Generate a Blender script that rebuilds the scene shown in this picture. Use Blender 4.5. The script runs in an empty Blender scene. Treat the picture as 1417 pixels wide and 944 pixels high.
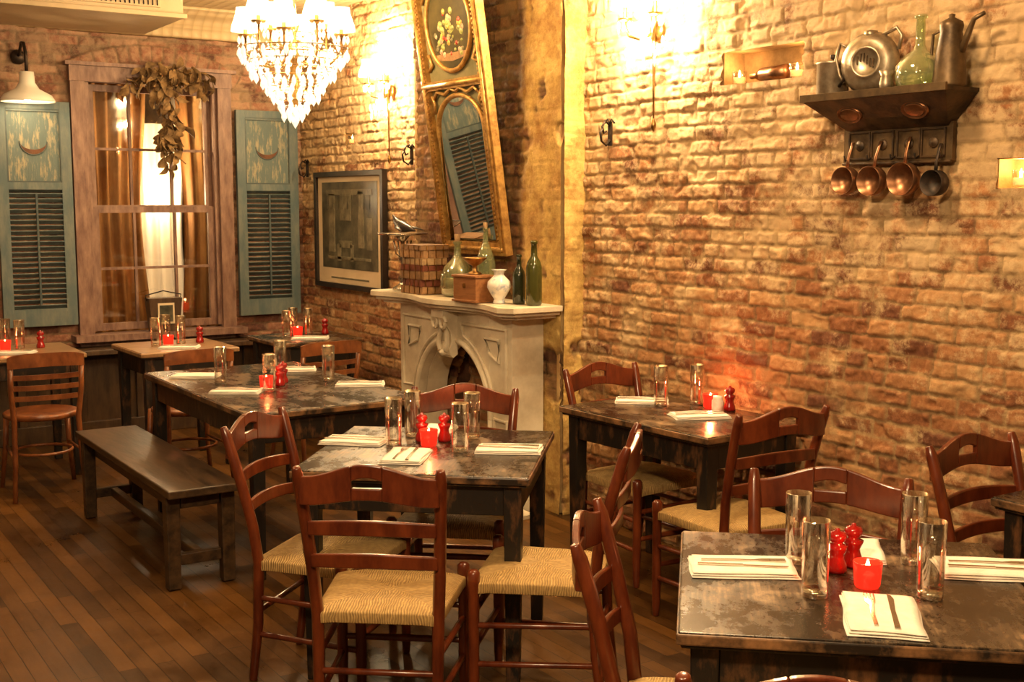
import bpy, math, random
import numpy as np
from mathutils import Matrix, Vector, Euler
random.seed(7); rng=np.random.default_rng(5)
pi=math.pi
COL=bpy.context.scene.collection
# ------------------------------------------------------------------ materials
def nodes(name):
    m=bpy.data.materials.new(name); m.use_nodes=True
    nt=m.node_tree; b=nt.nodes['Principled BSDF']
    return m,nt,b
def pmat(name,c1,c2=None,rough=.5,metal=0,scale=12,bump=0,bscale=None,detail=4,stretch=(1,1,1),ramp=(.35,.65),
         emit=None,es=0,trans=0,ior=1.45,coat=0,alpha=1,sss=0,rough2=None):
    m,nt,b=nodes(name); N=nt.nodes; L=nt.links
    b.inputs['Roughness'].default_value=rough; b.inputs['Metallic'].default_value=metal
    b.inputs['Transmission Weight'].default_value=trans; b.inputs['IOR'].default_value=ior
    b.inputs['Coat Weight'].default_value=coat; b.inputs['Coat Roughness'].default_value=.15
    b.inputs['Alpha'].default_value=alpha
    if emit: b.inputs['Emission Color'].default_value=(*emit,1); b.inputs['Emission Strength'].default_value=es
    b.inputs['Base Color'].default_value=(*c1,1)
    if c2 or bump:
        tc=N.new('ShaderNodeTexCoord'); mp=N.new('ShaderNodeMapping'); mp.inputs['Scale'].default_value=stretch
        L.new(tc.outputs['Object'],mp.inputs['Vector'])
        nz=N.new('ShaderNodeTexNoise'); nz.inputs['Scale'].default_value=scale; nz.inputs['Detail'].default_value=detail
        nz.inputs['Roughness'].default_value=.65
        L.new(mp.outputs[0],nz.inputs['Vector'])
        if c2:
            r=N.new('ShaderNodeValToRGB'); r.color_ramp.elements[0].position=ramp[0]; r.color_ramp.elements[1].position=ramp[1]
            r.color_ramp.elements[0].color=(*c1,1); r.color_ramp.elements[1].color=(*c2,1)
            L.new(nz.outputs['Fac'],r.inputs[0]); L.new(r.outputs[0],b.inputs['Base Color'])
            if rough2 is not None:
                mr=N.new('ShaderNodeMapRange'); mr.inputs[1].default_value=ramp[0]; mr.inputs[2].default_value=ramp[1]
                mr.inputs[3].default_value=rough; mr.inputs[4].default_value=rough2
                L.new(nz.outputs['Fac'],mr.inputs[0]); L.new(mr.outputs[0],b.inputs['Roughness'])
        if bump:
            n2=N.new('ShaderNodeTexNoise'); n2.inputs['Scale'].default_value=bscale or scale*2; n2.inputs['Detail'].default_value=5
            L.new(mp.outputs[0],n2.inputs['Vector'])
            bp=N.new('ShaderNodeBump'); bp.inputs['Strength'].default_value=bump; bp.inputs['Distance'].default_value=.01
            L.new(n2.outputs['Fac'],bp.inputs['Height']); L.new(bp.outputs[0],b.inputs['Normal'])
    return m
def thin_glass(name,tint=(1,1,1),blend=.25,lo=.05,body=None,bodyfac=0,emit=0,gl=(1,.97,.92)):
    m,nt,b=nodes(name); N=nt.nodes;L=nt.links
    out=[n for n in N if n.type=='OUTPUT_MATERIAL'][0]
    t=N.new('ShaderNodeBsdfTransparent'); t.inputs[0].default_value=(*tint,1)
    g=N.new('ShaderNodeBsdfGlossy'); g.inputs['Roughness'].default_value=.03; g.inputs['Color'].default_value=(*gl,1)
    lw=N.new('ShaderNodeLayerWeight'); lw.inputs[0].default_value=blend
    mr=N.new('ShaderNodeMapRange'); mr.inputs[3].default_value=lo; mr.inputs[4].default_value=.95; L.new(lw.outputs['Facing'],mr.inputs[0])
    mx=N.new('ShaderNodeMixShader'); L.new(mr.outputs[0],mx.inputs[0]); L.new(t.outputs[0],mx.inputs[1]); L.new(g.outputs[0],mx.inputs[2])
    last=mx.outputs[0]
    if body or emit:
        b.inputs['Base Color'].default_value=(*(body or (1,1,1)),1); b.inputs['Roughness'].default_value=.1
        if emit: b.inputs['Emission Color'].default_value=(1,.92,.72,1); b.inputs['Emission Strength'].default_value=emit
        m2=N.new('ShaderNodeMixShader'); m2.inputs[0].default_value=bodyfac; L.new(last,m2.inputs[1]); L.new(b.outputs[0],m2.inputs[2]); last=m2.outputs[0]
    L.new(last,out.inputs[0]); return m
def top_mat():
    m,nt,b=nodes('distressed_black_wood'); N=nt.nodes;L=nt.links
    tc=N.new('ShaderNodeTexCoord')
    mp=N.new('ShaderNodeMapping'); mp.inputs['Scale'].default_value=(1.6,1,1); L.new(tc.outputs['Object'],mp.inputs[0])
    n1=N.new('ShaderNodeTexNoise'); n1.inputs['Scale'].default_value=4.2; n1.inputs['Detail'].default_value=14; n1.inputs['Roughness'].default_value=.78; L.new(mp.outputs[0],n1.inputs[0])
    mp2=N.new('ShaderNodeMapping'); mp2.inputs['Scale'].default_value=(30,1.5,1); L.new(tc.outputs['Object'],mp2.inputs[0])
    n2=N.new('ShaderNodeTexNoise'); n2.inputs['Scale'].default_value=4; n2.inputs['Detail'].default_value=6; L.new(mp2.outputs[0],n2.inputs[0])
    r=N.new('ShaderNodeValToRGB'); e=r.color_ramp.elements; e[0].position=.47; e[0].color=(.012,.008,.005,1); e[1].position=.66; e[1].color=(.26,.17,.09,1)
    q=e.new(.555); q.color=(.055,.034,.018,1)
    ad=N.new('ShaderNodeMath'); ad.operation='MULTIPLY_ADD'; ad.inputs[1].default_value=.22; L.new(n2.outputs['Fac'],ad.inputs[0])
    sb=N.new('ShaderNodeMath'); sb.operation='SUBTRACT'; sb.inputs[1].default_value=.10; L.new(n1.outputs['Fac'],sb.inputs[0]); L.new(sb.outputs[0],ad.inputs[2])
    L.new(ad.outputs[0],r.inputs[0]); L.new(r.outputs[0],b.inputs['Base Color'])
    mr=N.new('ShaderNodeMapRange'); mr.inputs[1].default_value=.45; mr.inputs[2].default_value=.62; mr.inputs[3].default_value=.2; mr.inputs[4].default_value=.45; L.new(n1.outputs['Fac'],mr.inputs[0]); L.new(mr.outputs[0],b.inputs['Roughness'])
    bp=N.new('ShaderNodeBump'); bp.inputs['Strength'].default_value=.2; bp.inputs['Distance'].default_value=.004; L.new(ad.outputs[0],bp.inputs['Height']); L.new(bp.outputs[0],b.inputs['Normal'])
    b.inputs['Coat Weight'].default_value=.2; b.inputs['Coat Roughness'].default_value=.15
    return m
M={}
M['tabletop']=top_mat()
M['tableleg']=pmat('worn_black_paint',(.012,.009,.007),(.16,.070,.028),rough=.4,scale=18,detail=8,stretch=(1,1,.4),ramp=(.52,.74),bump=.15)
M['edge']=pmat('worn_table_edge',(.018,.012,.008),(.26,.13,.055),rough=.4,scale=10,detail=10,ramp=(.42,.66),bump=.2)
M['bench']=pmat('bench_dark_wood',(.022,.014,.009),(.10,.055,.025),rough=.33,scale=4,detail=8,stretch=(6,1,6),ramp=(.35,.75),bump=.15)
M['chair']=pmat('mahogany_stain',(.065,.011,.004),(.19,.040,.011),rough=.28,scale=6,detail=6,stretch=(3,3,1),ramp=(.35,.75),coat=.4)
M['bentwood']=pmat('bentwood_brown',(.11,.028,.008),(.26,.085,.025),rough=.32,scale=6,stretch=(2,2,1),coat=.3)
M['tan_wood']=pmat('tan_wood_top',(.16,.08,.035),(.34,.20,.09),rough=.35,scale=5,detail=8,stretch=(1,6,1),coat=.2)
M['marble']=pmat('grey_white_marble',(.70,.62,.47),(.38,.30,.20),rough=.35,scale=3.5,detail=12,ramp=(.42,.75),bump=.05)
M['gold']=pmat('gilt_wood',(.55,.33,.10),(.25,.12,.035),rough=.38,metal=.55,scale=25,ramp=(.4,.7),bump=.3)
M['olive']=pmat('green_painted_panel',(.13,.12,.05),(.22,.19,.09),rough=.5,scale=9)
M['mirror']=pmat('mirror_glass',(.85,.84,.8),rough=.02,metal=1)
M['black']=pmat('black_frame',(.012,.010,.009),(.03,.02,.015),rough=.35,scale=10)
M['iron']=pmat('wrought_iron',(.02,.017,.014),(.05,.03,.02),rough=.5,metal=.6,scale=30)
M['mat']=pmat('picture_mat_board',(.62,.50,.33),(.55,.43,.27),rough=.8,scale=4)
M['sepia']=pmat('sepia_print',(.028,.03,.022),(.13,.115,.07),rough=.3,scale=8,detail=8)
M['sepia2']=pmat('sepia_print_light',(.22,.19,.12),(.08,.07,.04),rough=.3,scale=14,detail=8)
M['teal']=pmat('chipped_teal_paint',(.070,.105,.110),(.145,.160,.140),rough=.6,scale=9,detail=10,stretch=(2,2,.6),ramp=(.4,.7),bump=.2)
M['teal_d']=pmat('teal_paint_dark',(.035,.055,.06),(.07,.09,.085),rough=.6,scale=10,detail=8)
M['peel']=pmat('peeling_paint_panel',(.09,.125,.12),(.27,.24,.16),rough=.7,scale=16,detail=12,stretch=(2.5,1,.6),ramp=(.5,.62),bump=.4)
M['winwood']=pmat('weathered_window_wood',(.12,.06,.045),(.28,.17,.12),rough=.55,scale=6,detail=9,stretch=(4,4,1),ramp=(.35,.7),bump=.2)
M['darkwood']=pmat('dark_wainscot_wood',(.035,.02,.012),(.08,.045,.022),rough=.4,scale=5,detail=8,stretch=(5,1,1))
M['enamel']=pmat('white_enamel',(.80,.76,.66),rough=.25)
M['linen']=pmat('white_linen',(.82,.78,.70),(.74,.69,.60),rough=.85,scale=40,bump=.1,bscale=200)
M['steel']=pmat('stainless_steel',(.65,.6,.52),rough=.2,metal=1)
M['pewter']=pmat('pewter',(.46,.39,.29),(.24,.18,.12),rough=.38,metal=.85,scale=14,bump=.1)
M['copper']=pmat('aged_copper',(.30,.14,.07),(.12,.06,.03),rough=.34,metal=.85,scale=14,detail=8)
M['tin']=pmat('aged_tin',(.05,.032,.018),(.17,.11,.055),rough=.42,metal=.6,scale=8,detail=8,bump=.2)
M['tind']=pmat('dark_rusted_tin',(.018,.012,.008),(.09,.05,.022),rough=.5,metal=.4,scale=14,detail=10,bump=.3)
M['brass']=pmat('antique_brass',(.45,.27,.09),(.2,.11,.04),rough=.3,metal=1,scale=12)
M['silver']=pmat('silver_plate',(.6,.55,.46),(.3,.25,.19),rough=.22,metal=1,scale=20)
M['glass']=thin_glass('clear_glass',(.97,.96,.93),.42,.05)
M['glassbase']=thin_glass('thick_glass_base',(.8,.78,.72),.5,.25)
M['pane']=thin_glass('window_pane',(.95,.93,.88),.2,.05)
M['greenglass']=thin_glass('pale_green_glass',(.72,.80,.55),.35,.08,(.35,.40,.22),.22)
M['darkglass']=pmat('dark_bottle_glass',(.02,.025,.01),rough=.06,trans=.2,ior=1.5,coat=.5)
M['oliveglass']=pmat('olive_bottle_glass',(.06,.06,.012),rough=.06,trans=.2,ior=1.5,coat=.5)
M['water']=pmat('amber_cider',(.30,.13,.04),(.18,.08,.025),rough=.2,scale=10)
M['porcelain']=pmat('porcelain',(.72,.68,.62),(.28,.32,.42),rough=.2,scale=22,ramp=(.5,.68))
M['boxwood']=pmat('walnut_box',(.20,.08,.028),(.30,.13,.05),rough=.4,scale=8,stretch=(1,6,6))
M['cork']=pmat('cork',(.35,.22,.11),(.22,.13,.06),rough=.9,scale=60)
M['redglass']=pmat('red_votive_glass',(.75,.012,.008),rough=.1,trans=.35,emit=(1,.03,.01),es=.9)
M['redpaint']=pmat('red_lacquer',(.24,.006,.005),rough=.15,coat=.6)
M['wax']=pmat('candle_wax',(.9,.6,.3),rough=.5,emit=(1,.45,.12),es=2.5)
M['flame']=pmat('candle_flame',(1,.7,.3),emit=(1,.62,.22),es=30)
M['saltglass']=pmat('salt_white',(.8,.75,.7),(.6,.25,.2),rough=.3,scale=9)
M['crystal']=thin_glass('cut_crystal_glow',(1,.97,.92),.5,.30,(1,.95,.84),.38,1.3)  # emission paints the sparkle into the crystals, which are no lamps
M['bulb']=pmat('warm_bulb',(1,.8,.5),emit=(1,.78,.46),es=60)
M['leaf']=pmat('dried_leaf',(.10,.055,.02),(.26,.155,.06),rough=.8,scale=20,bump=.3)
M['drape']=pmat('brown_velvet_drape',(.34,.16,.05),(.20,.09,.03),rough=.85,scale=6,stretch=(4,1,.5))
M['sheer']=pmat('white_sheer_glow',(.78,.70,.56),rough=.9,emit=(1,.75,.45),es=.2)  # slight emission paints light into the cloth
M['plasterpale']=pmat('pale_yellow_plaster',(.58,.40,.18),(.40,.23,.09),rough=.8,scale=7,detail=10,ramp=(.4,.66),bump=.5,bscale=25)
M['nichemort']=pmat('niche_mortar',(.20,.12,.05),(.34,.22,.10),rough=.9,scale=12,detail=8,bump=.5)
M['beige']=pmat('beige_painted_metal',(.52,.40,.24),(.46,.35,.2),rough=.5,scale=4)
M['soot']=pmat('sooty_brick',(.05,.025,.014),(.14,.06,.03),rough=.9,scale=10,bump=.4)
M['pic_dark']=pmat('oil_painting_ground',(.03,.028,.012),(.09,.07,.025),rough=.35,scale=7)
for k,c in dict(bk1=(.36,.20,.09),bk2=(.17,.045,.02),bk3=(.26,.14,.06),bk4=(.42,.27,.13)).items():
    M[k]=pmat('book_leather_'+k,c,tuple(x*.6 for x in c),rough=.55,scale=30)
M['pages']=pmat('book_pages',(.45,.33,.18),(.34,.24,.12),rough=.9,scale=30,stretch=(1,1,10))
for k,c in dict(f1=(.55,.06,.03),f2=(.65,.42,.08),f3=(.40,.42,.12),f4=(.70,.42,.25)).items():
    M[k]=pmat('paint_'+k,c,tuple(x*.5 for x in c),rough=.4,scale=40)
def shade_mat():
    m,nt,b=nodes('lampshade_fabric'); N=nt.nodes;L=nt.links
    out=[n for n in N if n.type=='OUTPUT_MATERIAL'][0]
    tr=N.new('ShaderNodeBsdfTranslucent'); tr.inputs[0].default_value=(1,.90,.70,1)
    mx=N.new('ShaderNodeMixShader'); mx.inputs[0].default_value=.5
    b.inputs['Base Color'].default_value=(.85,.78,.60,1); b.inputs['Roughness'].default_value=.9
    b.inputs['Emission Color'].default_value=(1,.86,.58,1); b.inputs['Emission Strength'].default_value=3.6
    L.new(b.outputs[0],mx.inputs[1]);L.new(tr.outputs[0],mx.inputs[2]);L.new(mx.outputs[0],out.inputs[0])
    return m
M['shade']=shade_mat()
def rush_mat():
    m,nt,b=nodes('woven_rush'); N=nt.nodes;L=nt.links
    tc=N.new('ShaderNodeTexCoord'); sx=N.new('ShaderNodeSeparateXYZ'); L.new(tc.outputs['Object'],sx.inputs[0])
    def math_(op,a,bb=None):
        n=N.new('ShaderNodeMath'); n.operation=op
        for i,v in enumerate((a,bb)):
            if v is None: continue
            if hasattr(v,'is_output'): L.new(v,n.inputs[i])
            else: n.inputs[i].default_value=v
        return n.outputs[0]
    ax=math_('ABSOLUTE',sx.outputs[0]); ay=math_('ABSOLUTE',sx.outputs[1])
    mask=math_('LESS_THAN',ax,ay)
    d=math_('SUBTRACT',sx.outputs[0],sx.outputs[1]); c=math_('ADD',sx.outputs[1],math_('MULTIPLY',d,mask))
    nz=N.new('ShaderNodeTexNoise'); nz.inputs['Scale'].default_value=14; L.new(tc.outputs['Object'],nz.inputs[0])
    c=math_('ADD',c,math_('MULTIPLY',nz.outputs['Fac'],.03))
    s=math_('SINE',math_('MULTIPLY',c,760)); s=math_('MULTIPLY',math_('ADD',s,1),.5)
    r=N.new('ShaderNodeValToRGB'); r.color_ramp.elements[0].color=(.17,.085,.025,1); r.color_ramp.elements[1].color=(.72,.48,.18,1)
    n2=N.new('ShaderNodeTexNoise'); n2.inputs['Scale'].default_value=60; n2.inputs['Detail'].default_value=5; L.new(tc.outputs['Object'],n2.inputs[0])
    L.new(math_('ADD',math_('MULTIPLY',s,.4),math_('MULTIPLY',n2.outputs['Fac'],.7)),r.inputs[0])
    L.new(r.outputs[0],b.inputs['Base Color']); b.inputs['Roughness'].default_value=.7
    bp=N.new('ShaderNodeBump'); bp.inputs['Strength'].default_value=.8; bp.inputs['Distance'].default_value=.004
    L.new(s,bp.inputs['Height']); L.new(bp.outputs[0],b.inputs['Normal'])
    return m
M['rush']=rush_mat()
def floor_mat():
    m,nt,b=nodes('oak_plank_floor'); N=nt.nodes;L=nt.links
    tc=N.new('ShaderNodeTexCoord'); mp=N.new('ShaderNodeMapping'); mp.inputs['Rotation'].default_value=(0,0,pi/2)
    L.new(tc.outputs['Object'],mp.inputs[0])
    br=N.new('ShaderNodeTexBrick'); br.inputs['Scale'].default_value=1; br.inputs['Brick Width'].default_value=.95; br.inputs['Row Height'].default_value=.066
    br.inputs['Mortar Size'].default_value=.0014; br.inputs['Color1'].default_value=(0,0,0,1); br.inputs['Color2'].default_value=(1,1,1,1); br.inputs['Mortar'].default_value=(.5,.5,.5,1)
    br.offset=.37
    L.new(mp.outputs[0],br.inputs[0])
    mp2=N.new('ShaderNodeMapping'); mp2.inputs['Scale'].default_value=(14,1.2,1); L.new(tc.outputs['Object'],mp2.inputs[0])
    nz=N.new('ShaderNodeTexNoise'); nz.inputs['Scale'].default_value=3; nz.inputs['Detail'].default_value=9; nz.inputs['Roughness'].default_value=.7; L.new(mp2.outputs[0],nz.inputs[0])
    n3=N.new('ShaderNodeTexNoise'); n3.inputs['Scale'].default_value=2.2; n3.inputs['Detail'].default_value=9; n3.inputs['Roughness'].default_value=.75; L.new(tc.outputs['Object'],n3.inputs[0])
    ad=N.new('ShaderNodeMix'); ad.data_type='FLOAT'; ad.inputs[0].default_value=.45
    L.new(br.outputs['Color'],ad.inputs[2]); L.new(nz.outputs['Fac'],ad.inputs[3])
    ad2=N.new('ShaderNodeMix'); ad2.data_type='FLOAT'; ad2.inputs[0].default_value=.5
    L.new(ad.outputs[0],ad2.inputs[2]); L.new(n3.outputs['Fac'],ad2.inputs[3])
    r=N.new('ShaderNodeValToRGB'); e=r.color_ramp.elements
    e[0].position=.28;e[0].color=(.014,.0055,.0015,1); e[1].position=.74;e[1].color=(.15,.064,.014,1)
    L.new(ad2.outputs[0],r.inputs[0])
    mx=N.new('ShaderNodeMix'); mx.data_type='RGBA'; L.new(br.outputs['Fac'],mx.inputs[0]); L.new(r.outputs[0],mx.inputs[6]); mx.inputs[7].default_value=(.004,.002,.001,1)
    L.new(mx.outputs[2],b.inputs['Base Color']); b.inputs['Specular IOR Level'].default_value=.22
    mr=N.new('ShaderNodeMapRange'); mr.inputs[1].default_value=.35; mr.inputs[2].default_value=.65; mr.inputs[3].default_value=.26; mr.inputs[4].default_value=.5; L.new(n3.outputs['Fac'],mr.inputs[0]); L.new(mr.outputs[0],b.inputs['Roughness'])
    bp=N.new('ShaderNodeBump'); bp.inputs['Strength'].default_value=.35; bp.inputs['Distance'].default_value=.003; bp.invert=True
    L.new(br.outputs['Fac'],bp.inputs['Height']); 
    bp2=N.new('ShaderNodeBump'); bp2.inputs['Strength'].default_value=.2; bp2.inputs['Distance'].default_value=.003
    L.new(nz.outputs['Fac'],bp2.inputs['Height']); L.new(bp.outputs[0],bp2.inputs['Normal']); L.new(bp2.outputs[0],b.inputs['Normal'])
    return m
M['floor']=floor_mat()
def tin_ceiling():
    m,nt,b=nodes('pressed_tin_ceiling'); N=nt.nodes;L=nt.links
    tc=N.new('ShaderNodeTexCoord')
    v=N.new('ShaderNodeTexVoronoi'); v.inputs['Scale'].default_value=14; v.inputs['Randomness'].default_value=0.0; L.new(tc.outputs['Object'],v.inputs[0])
    r=N.new('ShaderNodeValToRGB'); r.color_ramp.elements[0].color=(.66,.52,.31,1); r.color_ramp.elements[1].color=(.42,.29,.14,1); L.new(v.outputs['Distance'],r.inputs[0])
    L.new(r.outputs[0],b.inputs['Base Color'])
    bp=N.new('ShaderNodeBump'); bp.inputs['Strength'].default_value=.8; bp.inputs['Distance'].default_value=.02; L.new(v.outputs['Distance'],bp.inputs['Height'])
    L.new(bp.outputs[0],b.inputs['Normal']); b.inputs['Roughness'].default_value=.45
    return m
M['tinceil']=tin_ceiling()
def brick_mat(name,pal,mort,residue,zlo=.2,zhi=2.2,res_amt=.7,pl=((.34,.17,.04),(.68,.47,.15)),dz=(-.10,.06)):
    m,nt,b=nodes(name); N=nt.nodes;L=nt.links
    a=N.new('ShaderNodeAttribute'); a.attribute_name='brick'
    am=N.new('ShaderNodeAttribute'); am.attribute_name='mortar'
    ap=N.new('ShaderNodeAttribute'); ap.attribute_name='plaster'
    tc=N.new('ShaderNodeTexCoord')
    r=N.new('ShaderNodeValToRGB'); cr=r.color_ramp
    while len(cr.elements)<len(pal): cr.elements.new(.5)
    for i,c in enumerate(pal): cr.elements[i].position=i/(len(pal)-1); cr.elements[i].color=(*c,1)
    nz=N.new('ShaderNodeTexNoise'); nz.inputs['Scale'].default_value=42; nz.inputs['Detail'].default_value=9; nz.inputs['Roughness'].default_value=.8; L.new(tc.outputs['Object'],nz.inputs[0])
    md=N.new('ShaderNodeMath'); md.operation='MULTIPLY_ADD'; md.inputs[1].default_value=1.3; L.new(nz.outputs['Fac'],md.inputs[0])
    sb=N.new('ShaderNodeMath'); sb.operation='SUBTRACT'; sb.inputs[1].default_value=.65; L.new(a.outputs['Fac'],sb.inputs[0]); L.new(sb.outputs[0],md.inputs[2])
    L.new(md.outputs[0],r.inputs[0])
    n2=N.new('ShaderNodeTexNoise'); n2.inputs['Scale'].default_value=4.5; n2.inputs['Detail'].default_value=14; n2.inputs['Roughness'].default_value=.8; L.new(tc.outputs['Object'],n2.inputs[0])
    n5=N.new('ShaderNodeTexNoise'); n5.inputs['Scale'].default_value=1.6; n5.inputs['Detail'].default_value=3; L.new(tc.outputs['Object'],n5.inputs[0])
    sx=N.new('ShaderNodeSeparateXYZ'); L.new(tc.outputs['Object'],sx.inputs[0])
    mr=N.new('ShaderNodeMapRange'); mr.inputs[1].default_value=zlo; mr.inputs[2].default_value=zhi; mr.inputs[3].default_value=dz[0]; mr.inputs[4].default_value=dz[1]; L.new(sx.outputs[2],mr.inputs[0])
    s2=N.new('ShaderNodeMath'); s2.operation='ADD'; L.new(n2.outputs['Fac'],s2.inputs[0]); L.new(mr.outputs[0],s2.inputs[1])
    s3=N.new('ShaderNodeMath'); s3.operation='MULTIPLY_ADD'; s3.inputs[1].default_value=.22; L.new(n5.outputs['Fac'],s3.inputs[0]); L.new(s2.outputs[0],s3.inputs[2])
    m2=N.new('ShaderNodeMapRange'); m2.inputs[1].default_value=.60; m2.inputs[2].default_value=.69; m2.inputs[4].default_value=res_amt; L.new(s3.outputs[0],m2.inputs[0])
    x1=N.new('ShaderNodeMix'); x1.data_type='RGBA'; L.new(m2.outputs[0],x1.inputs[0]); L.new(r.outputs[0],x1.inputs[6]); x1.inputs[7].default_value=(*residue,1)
    rm=N.new('ShaderNodeValToRGB'); rm.color_ramp.elements[0].position=.40; rm.color_ramp.elements[1].position=.60
    rm.color_ramp.elements[0].color=(mort[0]*.35,mort[1]*.28,mort[2]*.25,1); rm.color_ramp.elements[1].color=(*mort,1); L.new(n2.outputs['Fac'],rm.inputs[0])
    mm=N.new('ShaderNodeMath'); mm.operation='MULTIPLY'; mm.inputs[1].default_value=.9; L.new(am.outputs['Fac'],mm.inputs[0])
    x2=N.new('ShaderNodeMix'); x2.data_type='RGBA'; L.new(mm.outputs[0],x2.inputs[0]); L.new(x1.outputs[2],x2.inputs[6]); L.new(rm.outputs[0],x2.inputs[7])
    rp=N.new('ShaderNodeValToRGB'); rp.color_ramp.elements[0].position=.40; rp.color_ramp.elements[1].position=.60
    rp.color_ramp.elements[0].color=(*pl[0],1); rp.color_ramp.elements[1].color=(*pl[1],1); L.new(n2.outputs['Fac'],rp.inputs[0])
    x3=N.new('ShaderNodeMix'); x3.data_type='RGBA'; L.new(ap.outputs['Fac'],x3.inputs[0]); L.new(x2.outputs[2],x3.inputs[6]); L.new(rp.outputs[0],x3.inputs[7])
    L.new(x3.outputs[2],b.inputs['Base Color']); b.inputs['Roughness'].default_value=.8
    bp=N.new('ShaderNodeBump'); bp.inputs['Strength'].default_value=.8; bp.inputs['Distance'].default_value=.009
    L.new(nz.outputs['Fac'],bp.inputs['Height'])
    bq=N.new('ShaderNodeBump'); bq.inputs['Strength'].default_value=.3; bq.inputs['Distance'].default_value=.015
    L.new(n2.outputs['Fac'],bq.inputs['Height']); L.new(bp.outputs[0],bq.inputs['Normal']); L.new(bq.outputs[0],b.inputs['Normal'])
    return m
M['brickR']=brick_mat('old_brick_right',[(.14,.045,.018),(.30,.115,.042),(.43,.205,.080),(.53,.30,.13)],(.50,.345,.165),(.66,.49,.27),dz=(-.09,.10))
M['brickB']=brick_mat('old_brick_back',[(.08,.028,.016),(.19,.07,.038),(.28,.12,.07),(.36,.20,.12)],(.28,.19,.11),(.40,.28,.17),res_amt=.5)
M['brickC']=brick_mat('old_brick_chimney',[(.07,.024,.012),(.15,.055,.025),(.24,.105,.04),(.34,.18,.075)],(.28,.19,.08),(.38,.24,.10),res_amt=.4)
# ------------------------------------------------------------------ mesh builder
def T(x=0,y=0,z=0): return Matrix.Translation((x,y,z))
def R(a,ax='Z'): return Matrix.Rotation(a,4,ax)
class MB:
    def __init__(s): s.v=[];s.f=[];s.mi=[];s.sm=[];s.mats=[]
    def add(s,vs,fs,mat,smooth=False,X=None):
        o=len(s.v); 
        if X is not None: vs=[tuple(X@Vector(v)) for v in vs]
        s.v+= [tuple(v) for v in vs]
        if mat not in s.mats: s.mats.append(mat)
        k=s.mats.index(mat)
        for f in fs: s.f.append([i+o for i in f]); s.mi.append(k); s.sm.append(smooth)
    def box(s,c,d,mat,X=None,tz=1.0):
        x,y,z=c; a,b,h=d[0]/2,d[1]/2,d[2]/2
        vs=[(x-a*tz,y-b*tz,z-h),(x+a*tz,y-b*tz,z-h),(x+a*tz,y+b*tz,z-h),(x-a*tz,y+b*tz,z-h),(x-a,y-b,z+h),(x+a,y-b,z+h),(x+a,y+b,z+h),(x-a,y+b,z+h)]
        s.add(vs,[(0,3,2,1),(4,5,6,7),(0,1,5,4),(1,2,6,5),(2,3,7,6),(3,0,4,7)],mat,False,X)
    def lathe(s,prof,mat,X=None,seg=24,smooth=True,closed=False):
        vs=[];fs=[]
        for r,z in prof:
            for i in range(seg):
                a=2*pi*i/seg; vs.append((r*math.cos(a),r*math.sin(a),z))
        n=len(prof)
        for j in range(n-1):
            for i in range(seg):
                k=(i+1)%seg; fs.append((j*seg+i,j*seg+k,(j+1)*seg+k,(j+1)*seg+i))
        if not closed:
            if prof[0][0]>1e-5: fs.append(tuple(reversed(range(seg))))
            if prof[-1][0]>1e-5: fs.append(tuple((n-1)*seg+i for i in range(seg)))
        s.add(vs,fs,mat,smooth,X)
    def tube(s,pts,r,mat,seg=8,X=None,flat=1.0,closed=False):
        P=[Vector(p) for p in pts]; n=len(P)
        rs=r if isinstance(r,(list,tuple)) else [r]*n
        vs=[];fs=[]; up=None
        for i in range(n):
            t=(P[min(i+1,n-1)]-P[max(i-1,0)]) if not closed else (P[(i+1)%n]-P[i-1])
            t.normalize()
            if up is None:
                up=Vector((0,0,1)) if abs(t.z)<.9 else Vector((0,1,0))
            a=(up-t*up.dot(t)).normalized(); b=t.cross(a); up=a
            for k in range(seg):
                an=2*pi*k/seg; vs.append(P[i]+(a*math.cos(an)*flat+b*math.sin(an))*rs[i])
        m=n if closed else n-1
        for i in range(m):
            for k in range(seg):
                l=(k+1)%seg;j=(i+1)%n; fs.append((i*seg+k,i*seg+l,j*seg+l,j*seg+k))
        if not closed:
            fs.append(tuple(reversed(range(seg)))); fs.append(tuple((n-1)*seg+k for k in range(seg)))
        s.add(vs,fs,mat,True,X)
    def poly(s,pts,h0,h1,mat,X=None,smooth=False):
        n=len(pts); vs=[(p[0],p[1],h0) for p in pts]+[(p[0],p[1],h1) for p in pts]
        fs=[tuple(reversed(range(n))),tuple(range(n,2*n))]+[(i,(i+1)%n,n+(i+1)%n,n+i) for i in range(n)]
        s.add(vs,fs,mat,smooth,X)
    def strip(s,xs,lo,hi,yf,th,mat,X=None,smooth=False):
        vs=[];fs=[]
        for x in xs:
            y=yf(x); vs+=[(x,y,lo(x)),(x,y+th,lo(x)),(x,y+th,hi(x)),(x,y,hi(x))]
        n=len(xs)
        for i in range(n-1):
            for k in range(4):
                l=(k+1)%4; fs.append((i*4+k,(i+1)*4+k,(i+1)*4+l,i*4+l))
        fs.append((0,1,2,3)); fs.append(tuple((n-1)*4+k for k in (3,2,1,0)))
        s.add(vs,fs,mat,smooth,X)
    def mesh(s,name):
        me=bpy.data.meshes.new(name); me.from_pydata(s.v,[],s.f)
        for m in s.mats: me.materials.append(M[m])
        me.polygons.foreach_set('material_index',s.mi); me.polygons.foreach_set('use_smooth',s.sm)
        me.validate(); me.update(); return me
    def obj(s,name,loc=(0,0,0),rot=(0,0,0),bevel=0,seg=2):
        o=place(s.mesh(name),name,loc,rot)
        if bevel:
            b=o.modifiers.new('bevel','BEVEL'); b.width=bevel; b.segments=seg; b.limit_method='ANGLE'; b.angle_limit=math.radians(40); b.use_clamp_overlap=True
        return o
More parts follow.
